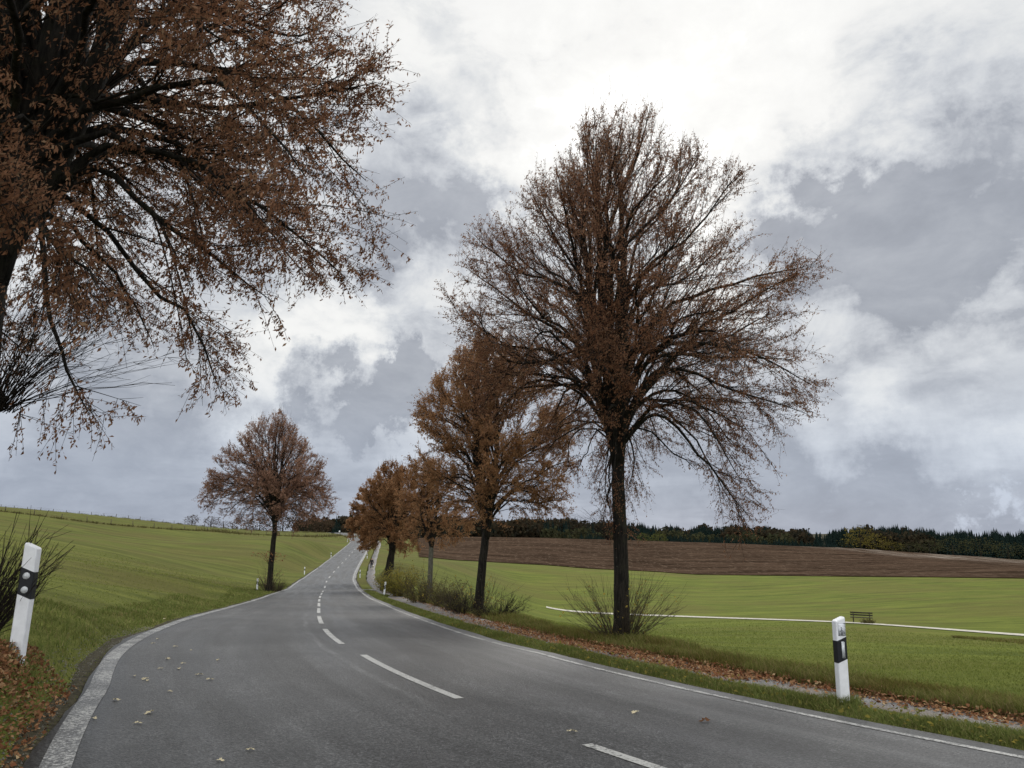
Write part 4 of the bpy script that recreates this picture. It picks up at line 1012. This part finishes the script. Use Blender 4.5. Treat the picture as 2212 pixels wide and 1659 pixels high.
# ------------------------------------------------------------------ fences
def fence(pts, n, hp, label, seed):
    rr = random.Random(seed); pts = np.array(pts); d = np.r_[0, np.cumsum(np.hypot(*np.diff(pts[:, :2], axis=0).T))]; u = np.linspace(0, d[-1], n)
    xs = np.interp(u, d, pts[:, 0]); ys = np.interp(u, d, pts[:, 1]); zs = F(xs, ys); root = empty('field_fence', (xs[0], ys[0], zs[0]), label, 'fence')
    o0 = np.array((xs[0], ys[0], zs[0])); tops = []
    for x, y, z in zip(xs, ys, zs):
        hh = hp * rr.uniform(.85, 1.12); lx, ly = rr.uniform(-.12, .12), rr.uniform(-.08, .08); m_ = MB(); p = np.array((x, y, z)) - o0
        m_.tube([p + (0, 0, -.3), p + (lx * .5, ly * .5, hh * .5), p + (lx, ly, hh)], [.085, .08, .07], 7); m_.build('post', M['wood'], root); tops.append(p + (lx, ly, hh))
    for k_ in (.92, .55):
        m_ = MB(); tp = np.array([np.array((t[0], t[1], t[2] - hp * (1 - k_))) for t in tops]); m_.tube(tp, .012, 4); m_.build('wire', M['wood'], root)
    return xs, ys


low = [P(px, 1150, Y) for px, Y in ((-60, 132), (28, 140), (208, 157), (365, 176), (459, 198), (600, 222), (735, 250))]
up_ = [P(px, 1150, Y) for px, Y in ((-60, 228), (0, 229), (200, 238), (400, 256), (600, 286), (700, 300))]
f1 = fence(low, 22, 1.25, 'lower wooden post fence crossing the left meadow', 1)
f2 = fence(up_, 34, 1.15, 'upper post fence on the skyline of the left meadow', 2)
mb = MB()
for pts, n_, hh in ((low, 3800, .45), (up_, 3000, .55)):
    pts = np.array(pts); d_ = np.r_[0, np.cumsum(np.hypot(*np.diff(pts[:, :2], axis=0).T))]; u = rng.uniform(0, d_[-1], n_); u = np.where(rng.random(n_) < .5, np.round(u / 4.3) * 4.3 + rng.normal(size=n_) * .5, u)
    x = np.interp(u, d_, pts[:, 0]) + rng.normal(size=n_) * .3; y = np.interp(u, d_, pts[:, 1]) + rng.normal(size=n_) * .5
    blades(mb, x, y, hh * rng.uniform(.4, 1.3, n_), rng.uniform(.08, .2, n_), rng, .5, .05, seg=False)
n_ = 900; cx = np.array([P(a, 1150, b) for a, b in ((470, 200), (500, 205), (660, 235), (700, 243), (735, 252), (745, 262))]); ci = rng.integers(0, len(cx), n_)
x = cx[ci, 0] + rng.normal(size=n_) * 3; y = cx[ci, 1] + rng.normal(size=n_) * 2; blades(mb, x, y, rng.uniform(.5, 1.3, n_), rng.uniform(.1, .25, n_), rng, .4, 0, seg=False)
tag(mb.build('rough_grass', M['rough']), 'rough tufts and weeds along the meadow fences', 'grass', kind='stuff')
# strip of darker pasture between the fences is part of the meadow; weeds patch on the lower right
mb = MB(); n_ = 5000; u = rng.random(n_); v_ = rng.random(n_); A_ = P(2060, 1383, 44); B_ = P(2420, 1388, 44); C_ = P(2420, 1440, 33)
x = A_[0] + u * (B_[0] - A_[0]) + v_ * u * (C_[0] - B_[0]); y = A_[1] + u * (B_[1] - A_[1]) + v_ * u * (C_[1] - B_[1])
blades(mb, x, y, rng.uniform(.06, .2, n_), rng.uniform(.03, .07, n_), rng, 1., 0, seg=False)
tag(mb.build('weed_patch', M['blade2']), 'dark weedy patch of soil by the pale track at the right edge', 'weeds', kind='stuff')

# ------------------------------------------------------------------ bench
b0 = P(1862, 1347, 62); b0[2] = F(b0[0:1], b0[1:2])[0]
bench = empty('park_bench', b0, 'dark wooden bench beside the pale gravel track', 'bench', rz=R_(-28))
for z_, y_ in ((.62, .26), (.80, .30)):
    m_ = MB(); m_.box((0, y_, z_), (1.7, .035, .11)); m_.build('backrest', M['bench'], bench)
m_ = MB()
for k_ in range(3): m_.box((0, -.18 + k_ * .15, .45), (1.7, .13, .04))
m_.build('seat', M['bench'], bench)
for sx in (-.62, .62):
    m_ = MB(); m_.box((sx, -.12, .21), (.07, .08, .43)); m_.box((sx, .02, .41), (.06, .42, .06)); m_.box((sx, .24, .44), (.06, .06, .88)); m_.build('leg', M['bench'], bench)
bush(1875, 1348, 60.9, .5, .6, 120, 900, 'olive', 'low dark weed clump under and right of the bench', 'weeds', seed=9, ls=.07, r=.006, nm='weed_clump', mat='twig', side=5)

# ------------------------------------------------------------------ walker and dog on the footpath
def skin_fig(name, verts, edges, radii, mat, parent, sub=1):
    me = bpy.data.meshes.new(name); me.from_pydata(verts, edges, []); o = bpy.data.objects.new(name + '_src', me); C.objects.link(o)
    md = o.modifiers.new('skin', 'SKIN'); me.skin_vertices or me.update()
    if not me.skin_vertices:
        bm = __import__('bmesh').new(); bm.from_mesh(me); bm.verts.layers.skin.verify(); bm.to_mesh(me); bm.free()
    for i, r in enumerate(radii): me.skin_vertices[0].data[i].radius = (r, r)
    me.skin_vertices[0].data[0].use_root = True
    md2 = o.modifiers.new('sub', 'SUBSURF'); md2.levels = sub; md2.render_levels = sub
    dg = bpy.context.evaluated_depsgraph_get(); m2 = bpy.data.meshes.new_from_object(o.evaluated_get(dg)); bpy.data.objects.remove(o)
    m2.name = name; m2.materials.clear(); m2.materials.append(mat); m2.polygons.foreach_set('use_smooth', np.ones(len(m2.polygons), bool))
    n = bpy.data.objects.new(name, m2); C.objects.link(n)
    if parent: n.parent = parent
    return n


M['coat'] = simple('dark_coat', (.018, .018, .022), .8, .2, 9, .2); M['jeans'] = simple('dark_trousers', (.022, .025, .035), .85, .2, 9, .2)
M['skin'] = simple('skin', (.40, .24, .17), .6, .05, 20, .3); M['hair'] = simple('brown_hair', (.04, .025, .015), .7, .2, 30, .3); M['dogfur'] = simple('white_dog_fur', (.62, .58, .50), .85, .12, 12, .2)
sw = S_at(118.); wx, wy = road_xy(sw, pathc(sw) - .05); wz = float(F(np.array([wx]), np.array([wy]))[0]) + .04
per = empty('person', (float(wx), float(wy), wz), 'walker in dark clothes on the distant footpath, beneath the tree crown', 'person', rz=R_(12))
V = [(0, 0, .95), (0, 0, 1.15), (0, .01, 1.38), (0, .01, 1.50), (0, -.02, 1.60), (0, -.03, 1.71),
     (.10, 0, .90), (.11, -.10, .50), (.11, -.02, .09), (.11, -.15, .04), (-.10, 0, .90), (-.11, .10, .50), (-.11, .22, .10), (-.11, .10, .04),
     (.19, .01, 1.40), (.25, .04, 1.12), (.26, -.06, .88), (-.19, .01, 1.40), (-.25, .02, 1.12), (-.27, -.10, .90)]
E_ = [(0, 1), (1, 2), (2, 3), (3, 4), (4, 5), (0, 6), (6, 7), (7, 8), (8, 9), (0, 10), (10, 11), (11, 12), (12, 13), (2, 14), (14, 15), (15, 16), (2, 17), (17, 18), (18, 19)]
Rd = [.13, .12, .14, .055, .085, .075, .09, .06, .042, .035, .09, .06, .042, .035, .06, .045, .03, .06, .045, .03]
for (wv, sx) in ((16, 1), (19, -1)):
    bx_, by_, bz_ = V[wv]
    V.append((bx_ + .005 * sx, by_ - .01, bz_ - .07)); Rd.append(.022); E_.append((wv, len(V) - 1)); palm = len(V) - 1
    for q_ in range(4):
        V.append((bx_ + .004 * sx, by_ - .035 + q_ * .02, bz_ - .12)); Rd.append(.009); E_.append((palm, len(V) - 1)); V.append((bx_ - .012 * sx, by_ - .035 + q_ * .02, bz_ - (.15, .16, .155, .14)[q_])); Rd.append(.008); E_.append((len(V) - 2, len(V) - 1))
    V.append((bx_ - .01 * sx, by_ - .045, bz_ - .07)); Rd.append(.010); E_.append((palm, len(V) - 1))
skin_fig('body', V, E_, Rd, M['skin'], per)
skin_fig('jacket', [(0, 0, .82), (0, 0, 1.15), (0, .01, 1.38), (0, .01, 1.46), (.19, .01, 1.40), (.25, .04, 1.12), (.26, -.05, .91), (-.19, .01, 1.40), (-.25, .02, 1.12), (-.27, -.09, .93)], [(0, 1), (1, 2), (2, 3), (2, 4), (4, 5), (5, 6), (2, 7), (7, 8), (8, 9)], [.17, .155, .17, .08, .085, .062, .05, .085, .062, .05], M['coat'], per)
skin_fig('trousers', [(0, 0, .92), (.10, 0, .86), (.11, -.10, .50), (.11, -.03, .12), (-.10, 0, .86), (-.11, .10, .50), (-.11, .21, .13)], [(0, 1), (1, 2), (2, 3), (0, 4), (4, 5), (5, 6)], [.15, .11, .08, .062, .11, .08, .062], M['jeans'], per)
skin_fig('hair', [(0, .02, 1.66), (0, .0, 1.76), (0, .05, 1.60)], [(0, 1), (0, 2)], [.085, .06, .05], M['hair'], per)
dg_ = skin_fig('dog', [(0, 0, .42), (0, -.22, .42), (0, -.45, .46), (0, -.55, .58), (0, -.63, .60), (0, -.74, .56), (0, .12, .44), (0, .26, .58), (0, .30, .68),
                       (.08, -.40, .30), (.08, -.42, .16), (.08, -.44, .03), (-.08, -.40, .30), (-.08, -.36, .16), (-.08, -.38, .03), (.08, .02, .30), (.08, .10, .17), (.08, .06, .03), (-.08, .02, .30), (-.08, .14, .17), (-.08, .10, .03), (.05, -.60, .69), (-.05, -.60, .69)],
                   [(0, 1), (1, 2), (2, 3), (3, 4), (4, 5), (0, 6), (6, 7), (7, 8), (2, 9), (9, 10), (10, 11), (2, 12), (12, 13), (13, 14), (0, 15), (15, 16), (16, 17), (0, 18), (18, 19), (19, 20), (4, 21), (4, 22)],
                   [.12, .11, .13, .08, .075, .035, .05, .025, .015, .05, .03, .03, .05, .03, .03, .065, .035, .03, .065, .035, .03, .02, .02], M['dogfur'], None)
dg_.location = (float(wx) + .42, float(wy) - 1.1, wz); dg_.rotation_euler = (0, 0, R_(15)); tag(dg_, 'small white dog walking ahead of the person on the footpath', 'dog')

# ------------------------------------------------------------------ distant woods
def conifer(mb, p, h, w, rng, tiers=8, k=7):
    z = np.linspace(.10, .97, tiers)[:, None] * h; r = w * (1 - np.linspace(.0, .93, tiers))[:, None] * rng.uniform(.8, 1.15, (tiers, k)); az = rng.uniform(0, 6.28, (tiers, 1)) + np.arange(k)[None] * 6.283 / k
    da = 3.7 / k; top = z + h * .15
    a = np.stack([r * np.cos(az - da / 2), r * np.sin(az - da / 2), z + 0 * r], -1); b = np.stack([r * np.cos(az + da / 2), r * np.sin(az + da / 2), z + rng.uniform(-.02, .04, r.shape) * h], -1); c = np.stack([.0 * r, 0 * r, top + 0 * r], -1)
    v = np.stack([a, b, c], 2).reshape(-1, 3) + p; i = np.arange(tiers * k)[:, None] * 3; mb.add(v, None, i + np.array([0, 1, 2]))


def broad(mb, p, h, w, rng, n=130, q=None, lo=.12):
    u = rng.normal(size=(n, 3)); u /= np.linalg.norm(u, axis=1)[:, None]; az = np.arctan2(u[:, 1], u[:, 0])
    lump = 1 + .18 * np.sin(3 * az + rng.uniform(0, 6)) + .15 * np.sin(5 * u[:, 2] * 3 + rng.uniform(0, 6)); rr = rng.uniform(.55, 1., n) ** .6 * lump
    c = np.stack([u[:, 0] * w * rr, u[:, 1] * w * rr, h * (lo + 1) / 2 + u[:, 2] * rr * h * (1 - lo) / 2], -1) + p
    e = (q or .09 * h) * rng.uniform(.6, 1.3, (n, 1)); a = rng.normal(size=(n, 3)); a /= np.linalg.norm(a, axis=1)[:, None]; b = np.cross(a, rng.normal(size=(n, 3))); b /= np.linalg.norm(b, axis=1)[:, None]
    v = np.stack([c + a * e, c + b * e, c - a * e * .8, c - b * e * .9], 1).reshape(-1, 3); i = np.arange(n)[:, None] * 4; mb.add(v, None, np.vstack([i + np.array([0, 1, 2]), i + np.array([0, 2, 3])]))


def Fp(x, y): return float(F(np.array([x]), np.array([y]))[0])


def top_limit(px_list, py_list): return lambda px: np.interp(px, px_list, py_list)


sky_line = top_limit([680, 720, 760, 900, 1000, 1150, 1300, 1420, 1500, 1600, 1650, 1720, 1790, 1830, 1900, 1960, 2030, 2100, 2212, 2500], [1122, 1118, 1112, 1110, 1112, 1116, 1126, 1138, 1140, 1138, 1140, 1146, 1150, 1142, 1140, 1141, 1150, 1150, 1153, 1160])


def wood(name, kind, n, pxr, Yr, hr, label, mat, seed, dens=None, limit=True):
    rng = np.random.default_rng(seed); mb = MB(); px = rng.uniform(*pxr, n); Y = rng.uniform(*Yr, n); X = (px - W2) / f * Y / 1.0217; Z = F(X, Y)
    order = range(n)
    for i in order:
        h = rng.uniform(*hr)
        if limit:   # keep crowns beneath the ridge line surveyed from the photograph
            zmax = P(px[i], float(sky_line(px[i])) + rng.uniform(-3, 12) + 3 * math.sin(px[i] * .09) + 2 * math.sin(px[i] * .23), Y[i])[2]; h = min(h, zmax - Z[i])
            if h < 4: continue
        if dens is not None and not dens(px[i], Y[i], rng): continue
        p = np.array((X[i], Y[i], Z[i] - .5))
        if kind == 'c': conifer(mb, p, h, h * .19 + .9, rng, 10, 8)
        else: broad(mb, p, h, h * .42, rng, 110)
    return tag(mb.build(name, M[mat]), label, 'wood', kind='stuff')


wood('spruce_wood', 'c', 2400, (1330, 2450), (500, 620), (16, 24), 'dark spruce wood behind the brown field', 'spruce', 1, dens=lambda px, Y, r: not (1655 < px < 1800 and r.random() < .85) and not (1340 < px < 1500 and r.random() < .7) and not (1600 < px < 1680 and r.random() < .5))
wood('beech_wood', 'b', 420, (1560, 2010), (490, 600), (13, 20), 'brown autumn wood mixed into the spruces', 'beech', 2, dens=lambda px, Y, r: (1560 < px < 1740) or (1860 < px < 2010 and r.random() < .6))
wood('far_spruce_wood', 'c', 1300, (1130, 2450), (700, 1000), (16, 26), 'far dark spruce ridge under the clouds', 'spruce', 3, dens=lambda px, Y, r: not (px > 1990 and 730 < Y < 960))
wood('far_beech_wood', 'b', 750, (640, 1560), (600, 800), (14, 22), 'rounded brown broadleaf wood on the middle hill', 'beech', 4, dens=lambda px, Y, r: px < 1330 or r.random() < .35)
wood('hill_spruce', 'c', 240, (690, 1420), (560, 700), (14, 21), 'spruces scattered in the middle hill wood', 'spruce', 5, dens=lambda px, Y, r: px > 1160 or r.random() < .25)
wood('young_spruces', 'c', 420, (1250, 1800), (400, 440), (3.5, 7), 'belt of young spruces at the edge of the brown field', 'spruce', 6, limit=False)
wood('olive_wood', 'b', 120, (1180, 1720), (445, 500), (6, 12), 'olive green scrub belt behind the brown field', 'larch', 7, dens=lambda px, Y, r: r.random() < .7, limit=False)


def far_tree(px, py, Y, h, w, mat, label, nm='round_tree', group=None, n=500, seed=0, cat='tree', q=None, lo=.15):
    rng = np.random.default_rng(seed); B = P(px, py, Y); B[2] = F(B[0:1], B[1:2])[0]; root = empty(nm, B, label, cat, group)
    m_ = MB(); m_.tube([(0, 0, -.3), (.05, 0, h * .3), (0, .05, h * .6), (0, 0, h * .9)], [w * .06 + .05, w * .045 + .04, .06, .03], 6)
    for k_ in range(9):
        a = rng.uniform(0, 6.28); z = h * rng.uniform(.2, .6); m_.tube([(0, 0, z), (w * .35 * math.cos(a), w * .35 * math.sin(a), z + h * .15), (w * .75 * math.cos(a), w * .75 * math.sin(a), z + h * .28)], [.05, .035, .015], 4)
    m_.build('trunk', M['bark'], root); m_ = MB(); broad(m_, np.zeros(3), h, w, rng, n, q or h * .035, lo); m_.build('crown', M[mat], root); return root


G_R = 'autumn trees beyond the brown field'
gy_ = [(1392, 1176, 395, 6.5, 4.5, 'greentree', 'pale olive round tree left of the tall spruces'), (1425, 1176, 395, 7., 4.5, 'greentree', 'light green round tree beside the pale olive one, before the spruces'),
       (1860, 1196, 345, 11, 7, 'golden', 'golden round tree standing higher than the shrubs behind the brown field'), (1895, 1198, 345, 8, 6, 'golden', 'bright yellow low tree just right of the golden round one'),
       (1835, 1194, 350, 6, 5, 'larch', 'small olive tree just left of the golden round one'), (1930, 1200, 340, 5, 5, 'golden', 'low golden shrub tree right of the bright yellow tree'),
       (1965, 1203, 335, 5, 6, 'larch', 'low olive green shrub tree at the field corner'), (2010, 1203, 335, 7, 7, 'larch', 'olive tree starting the hedge at the right edge'),
       (2060, 1206, 335, 8.5, 8, 'larch', 'broad olive tree in the middle of the right hand hedge'), (2120, 1208, 335, 9, 8, 'larch', 'largest olive tree of the right hand hedge'), (2180, 1210, 335, 8, 8, 'larch', 'olive tree at the right edge of the photo')]
for i, a in enumerate(gy_): far_tree(*a[:6], a[6], group=G_R, seed=100 + i)
G_S = 'bare trees on the left skyline'
rd = [(414, 1137, 272, 4.3, 2.6, 'ridge', 'small pale bare tree alone on the left skyline'), (455, 1140, 275, 4.4, 3.2, 'ridge', 'small brown tree right of the pale skyline tree'), (482, 1142, 278, 3.0, 3.6, 'ridge', 'low brown bush on the skyline at the crown edge'),
      (520, 1147, 340, 8, 5, 'ridge', 'brown skyline tree behind the left half of the lone lime crown'), (560, 1149, 345, 9, 6, 'beech', 'brown skyline tree behind the lone lime trunk'), (610, 1150, 345, 9.5, 6.5, 'beech', 'rounded brown skyline tree just right of the lone lime trunk'),
      (655, 1150, 350, 10, 6.5, 'beech', 'broad brown skyline tree behind the right half of the lone lime crown'), (695, 1150, 355, 7, 6, 'ridge', 'brown skyline tree nearest to the road crest')]
for i, a in enumerate(rd): far_tree(*a[:6], a[6], group=G_S, seed=200 + i)
# small dark spruce and white sign by the crest
p = P(719, 1148, 290); p[2] = Fp(p[0], p[1]); r_t = empty('spruce_tree', p, 'tiny dark pointed spruce beside the road crest', 'tree')
m_ = MB(); m_.tube([(0, 0, -.2), (0, 0, 3.4)], [.08, .02], 6); m_.build('trunk', M['bark'], r_t); m_ = MB(); conifer(m_, np.zeros(3), 3.4, .9, np.random.default_rng(3), 12, 9); m_.build('crown', M['spruce'], r_t)
p = P(733.5, 1148, 285); p[2] = Fp(p[0], p[1]); sg = empty('road_sign', p, 'tiny pale road sign at the distant crest', 'sign')
m_ = MB(); m_.tube([(0, 0, -.2), (0, 0, 1.5)], .03, 8); m_.build('pole', M['reflector'], sg); m_ = MB(); m_.tube([(0, -.03, 1.35), (0, -.05, 1.35)], .32, 18); m_.build('panel', M['white'], sg)
